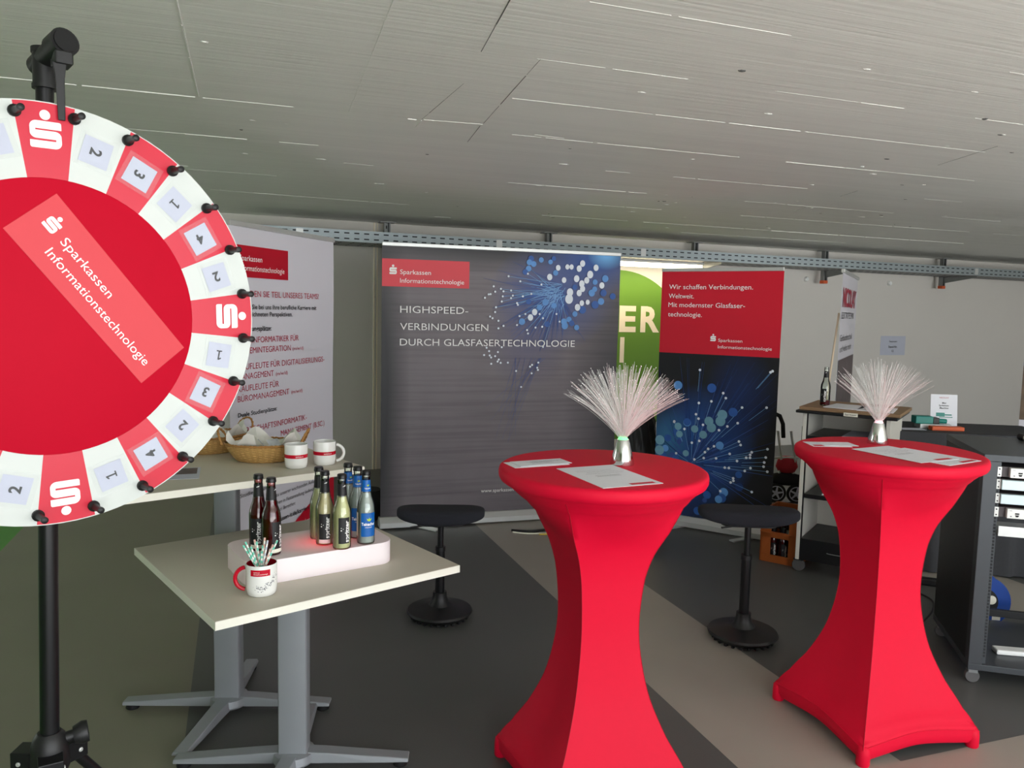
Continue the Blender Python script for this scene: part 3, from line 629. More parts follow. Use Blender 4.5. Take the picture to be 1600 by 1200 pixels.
TB_ = bar_table((1.464, 3.008, 0), -.492, 'right bar table in a red stretch cover, in front of the shelf unit')

# fibre optic lamps
mat('fibre_glass', (240, 240, 236), .25, alpha=.42, emit=(255, 248, 244), estr=.03); mat('fibre_pink', (248, 226, 226), .25, alpha=.42, emit=(255, 215, 220), estr=.05)
mat('fibre_tip', (255, 250, 250), .3, emit=(255, 240, 245), estr=.5); mat('glow_green', (120, 255, 150), .3, emit=(110, 255, 140), estr=1.6); mat('glow_pink', (255, 220, 225), .3, emit=(255, 190, 205), estr=1.0)
def fibre_lamp(loc, label, glow, seed, mx, nf=520, side=1):
    random.seed(seed); t = thing('fibre_optic_lamp', label, 'fibre optic lamp', loc, 0, 'fibre optic lamps on the bar tables')
    mb('chrome').lathe([(0, 0), (.040, 0), (.041, .004), (.021, .083), (.0195, .0855), (.017, .0855), (.017, .075)], 40).build('cone_base', t, smooth=50)
    mb(glow).lathe([(.0165, .078), (.0165, .0885), (.011, .096), (0, .098)], 20).build('glowing_collar', t, smooth=50)
    b = MB(); tips = mb('fibre_tip')
    for k in range(nf):
        th = abs(random.gauss(0, 1)); th = mx*min(1, (random.random())**.55); az = random.uniform(0, 2*PI)
        L = random.uniform(.222, .262); r0 = .012*math.sqrt(random.random()); a0 = random.uniform(0, 2*PI)
        p = Vector((r0*math.cos(a0), r0*math.sin(a0), .088)); pts = [p.copy()]; n = 6
        for i in range(n):
            f = (i+.5)/n; tt = th*(.66+.34*f)
            p = p+Vector((math.sin(tt)*math.cos(az), math.sin(tt)*math.sin(az), math.cos(tt)))*L/n; pts.append(p.copy())
        b.use('fibre_pink' if random.random() < .45+.3*math.cos(az) else 'fibre_glass').tube(pts, [.00055]*4+[.0005]*3, 3, caps=False)
        if random.random() < .2: tips.tube([pts[-1], pts[-1]+(pts[-1]-pts[-2]).normalized()*.0016], .0008, 4)
    for k in range(25):
        az = random.uniform(0, 2*PI); th = random.uniform(0, mx*.8); rr = random.uniform(.12, .23); tips.box((rr*math.sin(th)*math.cos(az), rr*math.sin(th)*math.sin(az), .09+rr*math.cos(th)), (.0014,)*3)
    o = b.build('fibre_spray', t); o['kind'] = 'stuff'
    tp = tips.build('lit_fibre_tips', t); tp['kind'] = 'stuff'
    return t
fibre_lamp((.376, 2.602, 1.1), 'fibre optic lamp with a green glow at its neck on the nearer bar table', 'glow_green', 4, 1.16)
fibre_lamp((1.495, 3.165, 1.1), 'fibre optic lamp with a pale pink glow on the right bar table', 'glow_pink', 5, 1.05, nf=230)

# leaflets on the bar tables
def flyer(label, loc, rz, w, l, lines=True, redmark=None, z=0, name='leaflet', cat='leaflet', grp=None):
    t = thing(name, label, cat, (loc[0], loc[1], loc[2]+z), rz, grp)
    mb('paper').b2((-w/2, -l/2, .0003), (w/2, l/2, .0016)).build('sheet', t)
    mp = lambda x, y: (x, y, .0019)
    if redmark: mb('print_red').rect(redmark[0], redmark[1], redmark[2], redmark[3], mp).build('red_mark', t)
    if lines:
        q = mb('ink_grey'); random.seed(len(label))
        for k in range(5):
            y = l*.10+k*l*.045; x0 = -w*random.uniform(.1, .36); pts = [(x0+w*.65*i/10, y+random.uniform(-.004, .004), .0019) for i in range(11)]
            for i in range(10): q.streak(pts[i][0], pts[i][1], pts[i+1][0], pts[i+1][1], .0006, .0004, mp)
        for k in range(2): q.streak(-w*.2, l*.02-k*.012, w*.22, l*.02-k*.012, .0012, .0012, mp)
        q.build('line_drawing', t)
    return t
G = 'leaflets on the bar tables'
flyer('white sheet with line drawing in front of the lamp, nearer bar table', (.305, 2.408, 1.1), math.atan2(.29, -.13)-PI/2, .208, .296, True, (.0, -.138, .085, -.118), grp=G)
flyer('lower of two narrow cards at the left rim of the nearer bar table', (.088, 2.578, 1.1), .42, .20, .095, False, grp=G)
flyer('upper of two narrow cards at the left rim of the nearer bar table', (.103, 2.590, 1.1), .44, .19, .085, True, z=.0018, grp=G)
flyer('upper white sheet with red mark on the right bar table', (1.478, 2.915, 1.1), math.atan2(.26, -.13)-PI/2, .208, .296, True, (.0, -.138, .085, -.118), z=.0018, grp=G)
flyer('lower white sheet poking out at the right on the right bar table', (1.545, 2.885, 1.1), math.atan2(.26, -.16)-PI/2, .208, .296, False, (.0, -.138, .09, -.12), grp=G)
flyer('small flyer with a red corner left of the lamp on the right bar table', (1.268, 3.11, 1.1), .02, .155, .11, True, grp=G, redmark=(-.07, -.05, -.03, -.02))
flyer('second small flyer lying half on the flyer left of the right lamp', (1.305, 3.112, 1.1), .06, .14, .09, False, z=.0018, grp=G)

# ------------------------------------------------------------------ swivel stools
mat('seat_fabric', (36, 37, 44), .95, var=.25, scale=220, bump=.15, bscale=300)
def stool(loc, rz, h, w, label, lean=0):
    t = thing('saddle_stool', label, 'stool', loc, rz, 'black standing stools')
    mb('black_plastic').lathe([(0, .004), (.10, .004), (.145, .010), (.166, .024), (.172, .034), (.166, .044), (.10, .056), (.058, .066), (.044, .085), (.036, .115), (.036, .135), (0, .135)], 48).build('base_plate', t, smooth=40)
    g = mb('rubber')
    for k in range(24): a = 2*PI*k/24; g.box((.14*math.cos(a), .14*math.sin(a), .006), (.02, .012, .012), a)
    g.build('grip_ring', t)
    mb('black_metal').tube([(0, 0, .13), (0, 0, h*.62)], .024, 20).build('outer_tube', t, smooth=40)
    mb('black_metal').tube([(0, 0, h*.6), (0, 0, h-.075)], .0155, 18).build('gas_lift', t, smooth=40)
    mb('black_plastic').tube([(0, 0, h*.605), (0, 0, h*.64)], .0262, 20).build('tube_collar', t, smooth=40)
    # saddle cushion: long oval, ends turned up
    c = mb('seat_fabric'); NU, NV = 48, 20; D = .20
    def fn(i, j):
        a = 2*PI*i; b = -PI/2+PI*j; ex = .55
        cx = math.copysign(abs(math.cos(b))**.45, math.cos(b)); sx_ = math.copysign(abs(math.sin(b))**.5, math.sin(b))
        x = w/2*cx*math.copysign(abs(math.cos(a))**.68, math.cos(a)); y = D/2*cx*math.copysign(abs(math.sin(a))**.68, math.sin(a))
        q2 = (2*x/w)**2; top_ = h-.006+.008*q2; bot_ = h-.088+.026*q2
        z = (top_+bot_)/2+(top_-bot_)/2*sx_
        return (x, y, z)
    c.grid(fn, NU, NV, wrap=True); c.build('seat_cushion', t, smooth=70)
    mb('black_plastic').prism(rrect(w*.55, .13, .05), h-.090, h-.070).build('seat_plate', t, bevel=.003)
    mb('black_metal').tube([(-.03, -.05, h-.078), (-.15, -.11, h-.082)], .005, 8).build('height_lever', t, smooth=40)
    return t
stool((-.353, 3.985, 0), R(3), .588, .455, 'low black saddle stool standing behind the white front table')
stool((1.18, 3.79, 0), R(-4), .672, .49, 'taller black saddle stool between the two red bar tables')

# ------------------------------------------------------------------ white tables on grey cross feet
mat('laminate', (208, 203, 187), .5, var=.02, scale=4); mat('edge_lit', (240, 238, 224), .45, var=.01); mat('grey_steel', (150, 154, 158), .42, .25, var=.05, scale=10); mat('dark_steel', (60, 62, 60), .4, .4)  # tabletop edges paler than the top: fall of light put into the colour
def cross_table(label, loc, rz, lx, ly, h, col, base_rot, name='bistro_table', upper=False):
    t = thing(name, label, 'table', loc, rz, 'white tables on grey cross feet')
    b = mb('laminate').box((0, 0, h-.0125), (lx-.003, ly-.003, .025)); b.use('edge_lit')
    for s in (-1, 1): b.box((s*(lx/2-.001), 0, h-.013), (.002, ly, .0242)); b.box((0, s*(ly/2-.001), h-.013), (lx, .002, .0242))
    b.build('tabletop', t)
    cx, cy = col; Q = Matrix.Translation((cx, cy, 0)) @ Matrix.Rotation(base_rot-rz, 4, 'Z')
    zt = h-.026
    def pr(w, d, z0, z1, nm, m):
        p = mb(m); p.M = Q; p.prism(rrect(w, d, .008, 3), z0, z1); return p.build(nm, t, smooth=30)
    if upper:
        pr(.098, .070, .045, .56, 'column', 'grey_steel'); pr(.086, .060, .56, zt-.03, 'inner_column', 'dark_steel' if False else 'grey_steel')
    else: pr(.098, .070, .045, zt-.03, 'column', 'grey_steel')
    p = mb('grey_steel'); p.M = Q; p.box((0, 0, zt-.016), (.34, .30, .028)); p.build('top_bracket', t, bevel=.004)
    p = mb('grey_steel'); p.M = Q; p.lathe([(.0, .022), (.07, .022), (.075, .03), (.07, .055), (.05, .060), (0, .060)], 28); p.build('base_hub', t, smooth=40)
    for a, L in ((0, .40), (93, .37), (180, .41), (262, .385)):
        A_ = Q @ Matrix.Rotation(R(a), 4, 'Z')
        f = mb('grey_steel'); f.M = A_; ws = [(0.0, .034, .022, .062), (.12, .032, .022, .056), (L*.7, .031, .021, .043), (L, .030, .022, .034)]; vs = []
        for x, hw, z0, z1 in ws: vs += [(x, -hw, z0), (x, hw, z0), (x, hw*.8, z1), (x, -hw*.8, z1)]
        fs = [(3, 2, 1, 0), (12, 13, 14, 15)]
        for i in range(3): fs += [(i*4+k, i*4+(k+1) % 4, i*4+4+(k+1) % 4, i*4+4+k) for k in range(4)]
        f.add(vs, fs); f = f.build('base_arm', t, bevel=.003)
        g = mb('rubber'); g.M = A_; g.lathe([(.024, 0), (.026, .004), (.022, .0215), (0, .0215)], 18, (L-.03, 0, 0)); g.build('glide', f, smooth=40)
    return t
FT = (-.744, 2.655); FA = R(39.7)
cross_table('low white table with the drinks and the glowing tray in front', (*FT, 0), FA, .825, .825, .74, (-.015, -.032), R(3))
ex = Vector((math.cos(R(40.4)), math.sin(R(40.4)))); ey = Vector((-ex.y, ex.x)); BRc = Vector((-.570, 3.029)); cB = BRc-ex*.45+ey*.40
colw = Vector((-1.10, 3.0))-cB; cross_table('higher white table with the snack baskets and two mugs', (cB.x, cB.y, 0), R(40.4), .90, .80, .985, (colw.dot(ex), colw.dot(ey)), R(2), upper=True)

# ------------------------------------------------------------------ glowing drinks tray
m = bpy.data.materials.new('glow_tray'); m.use_nodes = True; nt = m.node_tree; b = nt.nodes['Principled BSDF']; b.inputs['Base Color'].default_value = (*lin((244, 236, 238)), 1); b.inputs['Roughness'].default_value = .35
tc = nt.nodes.new('ShaderNodeTexCoord'); prev = None
def led(loc, rad, amt):
    mp_ = nt.nodes.new('ShaderNodeMapping'); mp_.inputs['Location'].default_value = tuple(-l/r for l, r in zip(loc, rad)); mp_.inputs['Scale'].default_value = tuple(1/r for r in rad)
    nt.links.new(tc.outputs['Object'], mp_.inputs[0]); g = nt.nodes.new('ShaderNodeTexGradient'); g.gradient_type = 'QUADRATIC_SPHERE'; nt.links.new(mp_.outputs[0], g.inputs[0])
    k = nt.nodes.new('ShaderNodeMath'); k.operation = 'MULTIPLY'; k.inputs[1].default_value = amt; nt.links.new(g.outputs[1], k.inputs[0]); return k.outputs[0]
a_ = led((.03, -.02, .075), (.035, .03, .03), 1.5); c_ = led((.03, -.02, .06), (.19, .16, .11), .85)
s_ = nt.nodes.new('ShaderNodeMath'); s_.operation = 'ADD'; nt.links.new(a_, s_.inputs[0]); nt.links.new(c_, s_.inputs[1])
s2 = nt.nodes.new('ShaderNodeMath'); s2.operation = 'ADD'; s2.inputs[1].default_value = .02; nt.links.new(s_.outputs[0], s2.inputs[0])
b.inputs['Emission Color'].default_value = (*lin((255, 20, 60)), 1); nt.links.new(s2.outputs[0], b.inputs['Emission Strength']); MATS['glow_tray'] = m
LT = Vector((-.668, 2.588)); LA = R(34)
g = mb('glow_tray').prism(rrect(.50, .27, .055, 8), 0, .075).build('light_tray', loc=(LT.x, LT.y, .7402), smooth=40, bevel=.006, seg=3); g.rotation_euler = (0, 0, LA)
tag(g, 'white plastic serving tray glowing red from inside, under the drink bottles', 'serving tray')

# ------------------------------------------------------------------ drink bottles
glass_thin('clear_glass', (238, 244, 238)); glass_thin('red_glass', (206, 150, 152))
mat('liquid_red', (112, 0, 24), .06, trans=.15, ior=1.34, var=.02); mat('liquid_pale', (242, 236, 186), .06, trans=.12, ior=1.34, var=.02); mat('liquid_rose', (244, 226, 184), .06, trans=.12, ior=1.34, var=.02); mat('liquid_water', (226, 230, 230), .05, trans=.35, ior=1.34, var=.02)
mat('label_black', (26, 26, 28), .5, var=.1); mat('label_blue', (12, 96, 176), .4, var=.1, scale=30); mat('label_pink', (244, 204, 204), .5); mat('leaf_green', (176, 206, 40), .5); mat('cap_black', (20, 20, 22), .35, var=.1); mat('label_cream', (240, 236, 220), .5)
def bottle(label, loc, kind, turn=0, h=.247, group='drink bottles on the glowing tray', cap=True):
    x, y, z = loc; t = thing('drink_bottle', label, 'bottle', loc, math.atan2(-x, y)+R(turn), group); k = h/.247
    P = [(0, .003), (.022, .0), (.0285, .002), (.030, .008), (.030, .118), (.0285, .132), (.024, .147), (.0195, .160), (.0165, .178), (.0142, .205), (.0132, .222), (.0136, .226), (.0136, .231), (.0128, .234), (.0128, .244)]
    P = [(r, q*k) for r, q in P]
    mb('clear_glass' if kind != 'red' else 'red_glass').lathe(P, 32).build('glass', t, smooth=50)
    li = [(0, .006), (.026, .006), (.0275, .012), (.0275, .117), (.026, .131), (.0215, .146), (.0172, .160), (.0150, .174)]
    if kind == 'empty': li = [(0, .006), (.026, .006), (.0275, .012), (.0275, .035)]
    li = [(r, q*k) for r, q in li]; li.append((0, li[-1][1]))
    mb({'red': 'liquid_red', 'pale': 'liquid_pale', 'rose': 'liquid_rose', 'blue': 'liquid_water', 'empty': 'liquid_red'}[kind]).lathe(li, 28).build('drink', t, smooth=50)
    if cap: mb('cap_black').lathe([(.0158, .233*k), (.0162, .236*k), (.0150, .2455*k), (.0135, .2475*k), (0, .2480*k)], 21).build('cap', t, smooth=40)
    def wrap(Rr): return lambda u, v: (Rr*math.sin(u/Rr), -Rr*math.cos(u/Rr), v*k)
    def patch(mt, Rr, u0, v0, u1, v1, nm, par=t):
        b = mb(mt); n = 14; b.add([wrap(Rr)(u0+(u1-u0)*i/n, v) for v in (v0, v1) for i in range(n+1)], [(i, i+1, n+2+i, n+1+i) for i in range(n)]); return b.build(nm, par, smooth=60)
    nb = mb('label_blue' if kind == 'blue' else 'label_black').lathe([(.0169, .178*k), (.0164, .183*k), (.0148, .2045*k), (.0140, .2165*k)], 28, caps=False).build('neck_label', t, smooth=60)
    if kind == 'blue':
        def leafy(rr, u, v, s, par):
            b = mb('leaf_green')
            for a in (50, 90, 130): b.flat([(u, v), (u+s*.5*math.cos(R(a-22)), v+s*.5*math.sin(R(a-22))), (u+s*math.cos(R(a)), v+s*math.sin(R(a))), (u+s*.5*math.cos(R(a+22)), v+s*.5*math.sin(R(a+22)))], wrap(rr))
            b.build('leaf_print', par)
        f = patch('label_blue', .0304, -.026, .028, .026, .108, 'body_label')
        mb('print_white').text('Teinacher', -.0245, .066, .0105, wrap(.0307), w=.049, bold=.03).text('MEDIUM', -.012, .058, .0035, wrap(.0307), w=.024).build('lettering', f)
        leafy(.0307, .002, .080, .014, f); leafy(.0166, .002, .196, .008, nb)
        mb('print_white').text('Teinacher', -.011, .187, .005, wrap(.0170), w=.022, bold=.02).build('lettering', nb)
        patch('label_cream', .0302, -.075, .028, -.040, .108, 'back_label')
    else:
        f = patch('label_black', .0304, -.019, .022, .019, .108, 'body_label')
        mb('print_white').text('spritzer', 0, 0, .0150, lambda a, c: wrap(.0308)(.016-c*1.0, .026+a), w=.072, bold=.03).build('lettering', f)
        d = mb('print_white')
        for a, c, r in ((.024-.034, .066, .0022), (.024-.028, .071, .0012), (.024-.034, .074, .0014)): d.dot(a, c, r, wrap(.0308), 10)
        d.build('bubble_print', f)
        if kind in ('rose', 'red'):
            p = patch('label_pink' if kind == 'rose' else 'label_cream', .0307, -.019, .022, .019, .046, 'flavour_strip', f) if False else patch('label_pink' if kind == 'rose' else 'label_cream', .0306, -.019, .004+.006, .019, .0218, 'flavour_label')
        mb('print_white').flat([(-.002, .207), (.006, .208), (.009, .212), (.003, .211)], wrap(.0152)).build('wing_print', nb)
    return t
ZB = .8155
bottle('dark red bottle at the left end of the glowing tray, farther of the pair', (-.812, 2.492, ZB), 'red', -20)
bottle('dark red drink bottle just behind the straw mug, the nearer of the pair', (-.757, 2.447, ZB), 'red', 42)
bottle('pale wine spritzer bottle with black label, rearmost of the three', (-.651, 2.630, ZB), 'pale', 50)
bottle('pale spritzer bottle with pink strip under its black label', (-.615, 2.566, ZB), 'rose', -2)
bottle('pale spritzer bottle with white upright lettering, frontmost on the tray', (-.549, 2.523, ZB), 'pale', 16)
bottle('blue labelled water bottle at the right front of the glowing tray', (-.482, 2.588, ZB), 'blue', 18)
bottle('blue labelled water bottle, middle one of three', (-.523, 2.652, ZB), 'blue', 8)
bottle('blue labelled water bottle, rearmost of three', (-.567, 2.705, ZB), 'blue', 30)

# ------------------------------------------------------------------ mugs
mat('ceramic', (238, 238, 234), .18, var=.01); mat('mug_red', (196, 10, 40), .2, var=.03); mat('mug_red_dark', (150, 8, 28), .25)
def mug(name, label, loc, turn, r, h, handle, inside='ceramic', hm='ceramic', grp=None):
    x, y, z = loc; t = thing(name, label, 'mug', loc, math.atan2(-x, y), grp)
    b = mb('ceramic').lathe([(0, .001), (r*.84, .0), (r*.93, .004), (r*.985, .02), (r, .03), (r, h-.003), (r*.985, h), (r*.955, h-.001)], 40, caps=False); b.use(inside).lathe([(r*.955, h-.001), (r*.93, h-.006), (r*.93, .01), (0, .008)], 40, caps=False); b.build('cup', t, smooth=50)
    if handle is not None:
        q = Matrix.Rotation(handle, 4, 'Z'); pts = []
        for i in range(15):
            a = R(-82+164*i/14); pts.append(q @ Vector((r*.96+.033*math.cos(a)*1.0, 0, h*.50+h*.355*math.sin(a))))
        mb(hm).tube(pts, .0062, 10).build('handle', t, smooth=60)
    return t, (lambda Rr: (lambda u, v: (Rr*math.sin(u/Rr), -Rr*math.cos(u/Rr), v)))
for i, (loc, hd, lab) in enumerate((((-.826, 2.985, .9852), R(100), 'white mug with a red band, left of two beside the snack basket'), ((-.735, 3.062, .9852), R(-6), 'white mug with a red band, right of two, handle to the right'))):
    t, wr = mug('coffee_mug', lab, loc, 0, .0435, .092, hd, grp='white mugs with a red band')
    b = mb('mug_red'); n = 40; b.lathe([(.0437, .041), (.0437, .055)], 40, caps=False); b = b.build('red_band', t, smooth=60)
    mb('print_white').text('sparkassen-it', -.002, .0452, .005, wr(.0440), w=.030).build('lettering', b)
MG = (-.742, 2.300, .7402)
t, wr = mug('straw_mug', 'white mug with red inside and red handle holding paper straws', MG, 0, .0455, .096, R(172), 'mug_red_dark', 'mug_red')
b = mb('mug_red'); n = 12; b.add([wr(.0458)(-.034+.060*i/n, v) for v in (.066, .085) for i in range(n+1)], [(i, i+1, n+2+i, n+1+i) for i in range(n)]); b = b.build('red_label', t, smooth=60)
mb('print_white').text('Sparkassen', -.024, .0765, .0035, wr(.0461), w=.018).text('Informationstechnologie', -.024, .0705, .0035, wr(.0461), w=.042).build('lettering', b)
q = mb('ink_grey'); random.seed(5); pt = []
for k in range(70):
    f = random.random(); pt.append((-.018+.072*f+random.gauss(0, .004), .030+.034*f*f+random.gauss(0, .006)))
for i, p in enumerate(pt):
    q.use('ink' if i % 3 == 0 else 'ink_grey').dot(p[0], p[1], random.choice([.0007, .0011, .0015]), wr(.0459), 6)
    for o_ in pt[:i]:
        if math.hypot(p[0]-o_[0], p[1]-o_[1]) < .0065: q.use('ink_grey').streak(*p, *o_, .0002, .0002, wr(.04585))
q.build('network_print', t)
mat('straw_mint', (112, 206, 180), .6); mat('straw_pink', (246, 190, 176), .6); mat('straw_white', (246, 244, 236), .6)
rz0 = math.atan2(-MG[0], MG[1]); cr_, sr_ = math.cos(rz0), math.sin(rz0)
SW = [(-.052, .004, .150, 'm'), (-.046, .018, .156, 'm'), (-.036, -.004, .138, 'm'), (-.030, .012, .142, 'm'), (-.020, .022, .160, 'p'), (-.014, .006, .158, 'm'), (.004, .016, .142, 'm'), (.010, .022, .164, 'p'), (.018, .004, .160, 'g'), (.026, -.006, .136, 'p'), (.046, .006, .158, 'm'), (.034, .018, .142, 'p'), (.0, -.012, .134, 'm')]
nm_ = {'m': 'mint green', 'p': 'pink', 'g': 'pale grey'}; wh = ['leaning farthest left', 'second from the left', 'low in the left bunch', 'in the left bunch', 'upright left of the middle', 'rising above the left bunch', 'short at the middle', 'tallest at the middle', 'just right of the middle', 'short right of the middle', 'leaning farthest right', 'short beside the rightmost straw', 'shortest at the front']
for i, (tx, ty, tz, c) in enumerate(SW):
    bx, by = -tx*.45, -ty*.6+.004*(i % 3-1); bx = max(-.026, min(.026, bx)); by = max(-.024, min(.024, by))
    p0 = Vector((bx, by, .0125)); p1 = Vector((tx, ty, tz)); b = MB(); n = 8; N = 16
    d = (p1-p0).normalized(); a = d.orthogonal().normalized(); e = d.cross(a); vs = []
    for j in range(N+1):
        for k in range(n): w_ = 2*PI*k/n; vs.append(p0.lerp(p1, j/N)+(a*math.cos(w_)+e*math.sin(w_))*.0030)
    k0 = len(b.v); b.use({'m': 'straw_mint', 'p': 'straw_pink', 'g': 'sign_grey'}[c]); b.use('straw_white'); b.v = vs
    for j in range(N):
        for k in range(n): b.f.append([j*n+k, j*n+(k+1) % n, (j+1)*n+(k+1) % n, (j+1)*n+k]); b.mi.append(((j*2+k//2) // 2) % 2)
    o = b.build('paper_straw', loc=MG, smooth=60); o.rotation_euler = (0, 0, rz0)
    tag(o, '%s and white striped paper straw in the mug, %s' % (nm_[c], wh[i]), 'straw', 'paper straws in the mug')

# ------------------------------------------------------------------ snack baskets
mat('wicker', (198, 158, 96), .6, var=.22, scale=90, bump=.3, bscale=200); mat('wicker_dark', (170, 122, 66), .6, var=.25, scale=60); mat('napkin', (226, 224, 216), .7, var=.02); mat('wrapper', (206, 212, 216), .2, .3, var=.3, scale=60)
def basket(label, loc, rz, seed):
    random.seed(seed); t = thing('wicker_basket', label, 'basket', loc, rz, 'snack baskets on the higher white table')
    NA, NZ = 72, 26; b = mb('wicker'); vs = []
    def rad(f): return (.105+.048*f**.8, .078+.034*f**.8)
    def fn(i, j):
        a = 2*PI*i; rx, ry = rad(j); ka, kz = round(i*NA), round(j*NZ); w_ = .0016*(1 if (ka//2+kz//2) % 2 else -1)
        return ((rx+w_)*math.cos(a), (ry+w_)*math.sin(a), .002+.068*j)
    b.grid(fn, NA, NZ, wrap=True); b.lathe([(0, .004), (.078, .004), (.08, .001)], 40, sx=1.3, sy=.96); b.build('woven_body', t, smooth=60)
    b = mb('wicker_dark')
    for s in (0, 1):
        pts = []
        for i in range(73): a = 2*PI*i/72; pts.append((.154*math.cos(a)+.002*math.cos(a*12+s*PI), .113*math.sin(a), .071+.003*math.sin(a*24+s*PI)))
        b.tube(pts, .0035, 6)
    b.build('rolled_rim', t, smooth=60)
    for sgn in (-1, 1):
        h_ = mb('wicker_dark')
        for s in (0, 1):
            pts = []
            for i in range(13): a = PI*i/12; pts.append((sgn*(.150+.026*math.sin(a)+.003*math.cos(a*8+s*PI)), .052*math.cos(a), .070+.056*math.sin(a)+.002*math.sin(a*8+s*PI)))
            h_.tube(pts, .0035, 6)
        h_.build('handle', t, smooth=60)
    b = mb('napkin'); NA = 48
    pk = [random.uniform(0, 1) for _ in range(6)]
    def fn2(i, j):
        a = 2*PI*i; s = .30+.78*j; rise = .012+.046*j**1.2; peak = (abs(math.sin(a*2.5+seed))**3)*.055*max(0, j-.5)*2; fold = .006*math.sin(a*14+seed)*j
        return ((.133*s+fold)*math.cos(a), (.096*s+fold)*math.sin(a), .010+rise+peak)
    b.grid(fn2, NA, 10, wrap=True).lathe([(0, .011), (.3, .022)], 24, sx=.133, sy=.096); b.build('napkin_liner', t, smooth=30)
    return t
BK = [((-.992, 3.118, .9852), R(6), 3, 'wicker snack basket lined with white paper beside the mugs'), ((-1.255, 3.285, .9852), R(58), 8, 'wicker snack basket lined with white paper, half hidden by the wheel')]
for loc, rz, sd, lab in BK:
    basket(lab, loc, rz, sd); random.seed(sd+1)
    if sd == 3:
        for i, (x, y, rot, w_) in enumerate(((-.02, -.045, .2, 'at the front'), (.045, -.02, .9, 'standing up at the right'), (-.03, .035, 1.6, 'at the back'))):
            q = Vector((x, y, 0)); Q = Matrix.Translation((loc[0]+x, loc[1]+y, loc[2]+.062+.014*(i == 1))) @ Matrix.Rotation(rz+rot, 4, 'Z') @ Matrix.Rotation(R(35+10*i), 4, 'X')
            b = mb('wrapper'); b.M = Q
            def fn3(i_, j_): 
                tt = .006*math.sin(PI*j_)*math.sin(PI*i_); return (.058*(i_-.5), .032*(j_-.5), tt+.0015*math.sin(i_*50))
            def fn4(i_, j_): 
                tt = -.006*math.sin(PI*j_)*math.sin(PI*i_); return (.058*(1-i_-.5), .032*(j_-.5), tt+.0015*math.sin((1-i_)*50))
            b.grid(fn3, 16, 8).grid(fn4, 16, 8); o = b.build('wrapped_snack', smooth=40); tag(o, 'silvery wrapped snack %s of the basket beside the mugs' % w_, 'snack', 'wrapped snacks in the basket')
fl = thing('leaflet', 'grey leaflet lying on the higher white table beside the wheel', 'leaflet', (-1.19, 2.83, .9851), R(20))
mb('sign_grey').b2((-.05, -.10, 0), (.05, .10, .0015)).build('sheet', fl); mb('photo_grey').rect(-.04, -.02, .04, .09, lambda x, y: (x, y, .0017)).build('picture', fl)

# ------------------------------------------------------------------ shelf unit with castors
mat('shelf_white', (226, 224, 214), .5, var=.02, scale=5); mat('shelf_black', (22, 23, 26), .4, var=.15, scale=12); mat('brown_board', (146, 116, 86), .6, var=.15, scale=6, stretch=(1, 8, 1)); mat('castor_grey', (88, 88, 88), .6)
SH = (1.82, 4.86, 0); SA = R(-34); SWd, SD, SHh = .50, .46, 1.052
t = thing('shelf_unit', 'white rolling shelf unit with black boards and a brown top behind the right bar table', 'shelf', SH, SA)
for nm, x in (('side_panel', .0), ('side_panel', SWd-.024)):
    p = mb('shelf_white').b2((x, 0, .075), (x+.024, SD, SHh-.04)).build(nm, t, bevel=.002)
    mb('shelf_black').b2((x+.0242 if x == 0 else x-.006, .001, .08), (x+.030 if x == 0 else x-.0002, .02, SHh-.042)).build('edge_strip', p)
mb('shelf_white').b2((.024, SD-.012, .08), (SWd-.024, SD, SHh-.042)).build('back_panel', t)
mb('brown_board').b2((-.02, -.02, SHh-.02), (SWd+.05, SD+.01, SHh)).build('top_board', t, bevel=.002)
mb('shelf_black').b2((-.035, -.045, SHh-.038), (SWd+.04, SD, SHh-.0205)).build('top_frame', t, bevel=.004)
for z in (.50, .87): mb('shelf_black').b2((.031, .012, z-.026), (SWd-.031, SD-.014, z)).build('shelf_board', t, bevel=.002)
p = mb('shelf_black').b2((.026, .004, .078), (SWd-.026, SD-.014, .215)).build('drawer', t, bevel=.003)
q = mb('steel_dark').tube([(.19, -.008, .15), (.21, -.016, .15), (.30, -.016, .15), (.32, -.008, .15)], .003, 8).build('handle', p, smooth=40)
for x in (.03, SWd-.03):
    for y in (.03, SD-.04):
        c = mb('castor_grey').lathe([(.012, -.014), (.036, -.014), (.039, -.010), (.039, .010), (.036, .014), (.012, .014)], 24, M=Matrix.Translation((x-.01, y-.01, .039)) @ Matrix.Rotation(R(90), 4, 'X')).build('castor', t, smooth=40)
        mb('black_plastic').b2((x-.04, y-.03, .072), (x+.02, y+.03, .0785)).build('castor_plate', c)
def inS(x, y): return (SH[0]+math.cos(SA)*x-math.sin(SA)*y, SH[1]+math.sin(SA)*x+math.cos(SA)*y)
mb('label_cream').b2((.245, -.0465, SHh-.034), (.325, -.0452, SHh-.012)).build('price_label', t)
mb('ink').text('Spritzer', .252, SHh-.027, .010, lambda x, z: (x, -.0472, z), w=.066).build('lettering', t)
x, y = inS(.09, .16); bottle('half empty dark bottle standing alone on the brown shelf top', (x, y, SHh+.0002), 'empty', -25, .245, cap=False, group='single bottle on the shelf')
for i, (sx_, sy_, rot, lab) in enumerate(((.22, .16, -.1, 'left white sheet lying on the brown shelf top'), (.40, .14, .05, 'right white sheet lying on the brown shelf top'))):
    x, y = inS(sx_, sy_); f = mb('paper').b2((-.10, -.13, 0), (.10, .13, .004)).build('paper_sheet', loc=(x, y, SHh+.0003)); f.rotation_euler = (0, 0, SA+rot); tag(f, lab, 'paper', 'papers on the shelf top')
x, y = inS(.33, .2); f = mb('sign_grey').b2((-.105, -.15, 0), (.105, .15, .012)).build('folder', loc=(x, y, .8703)); f.rotation_euler = (0, 0, SA); tag(f, 'grey folder lying on the upper black shelf board', 'folder')
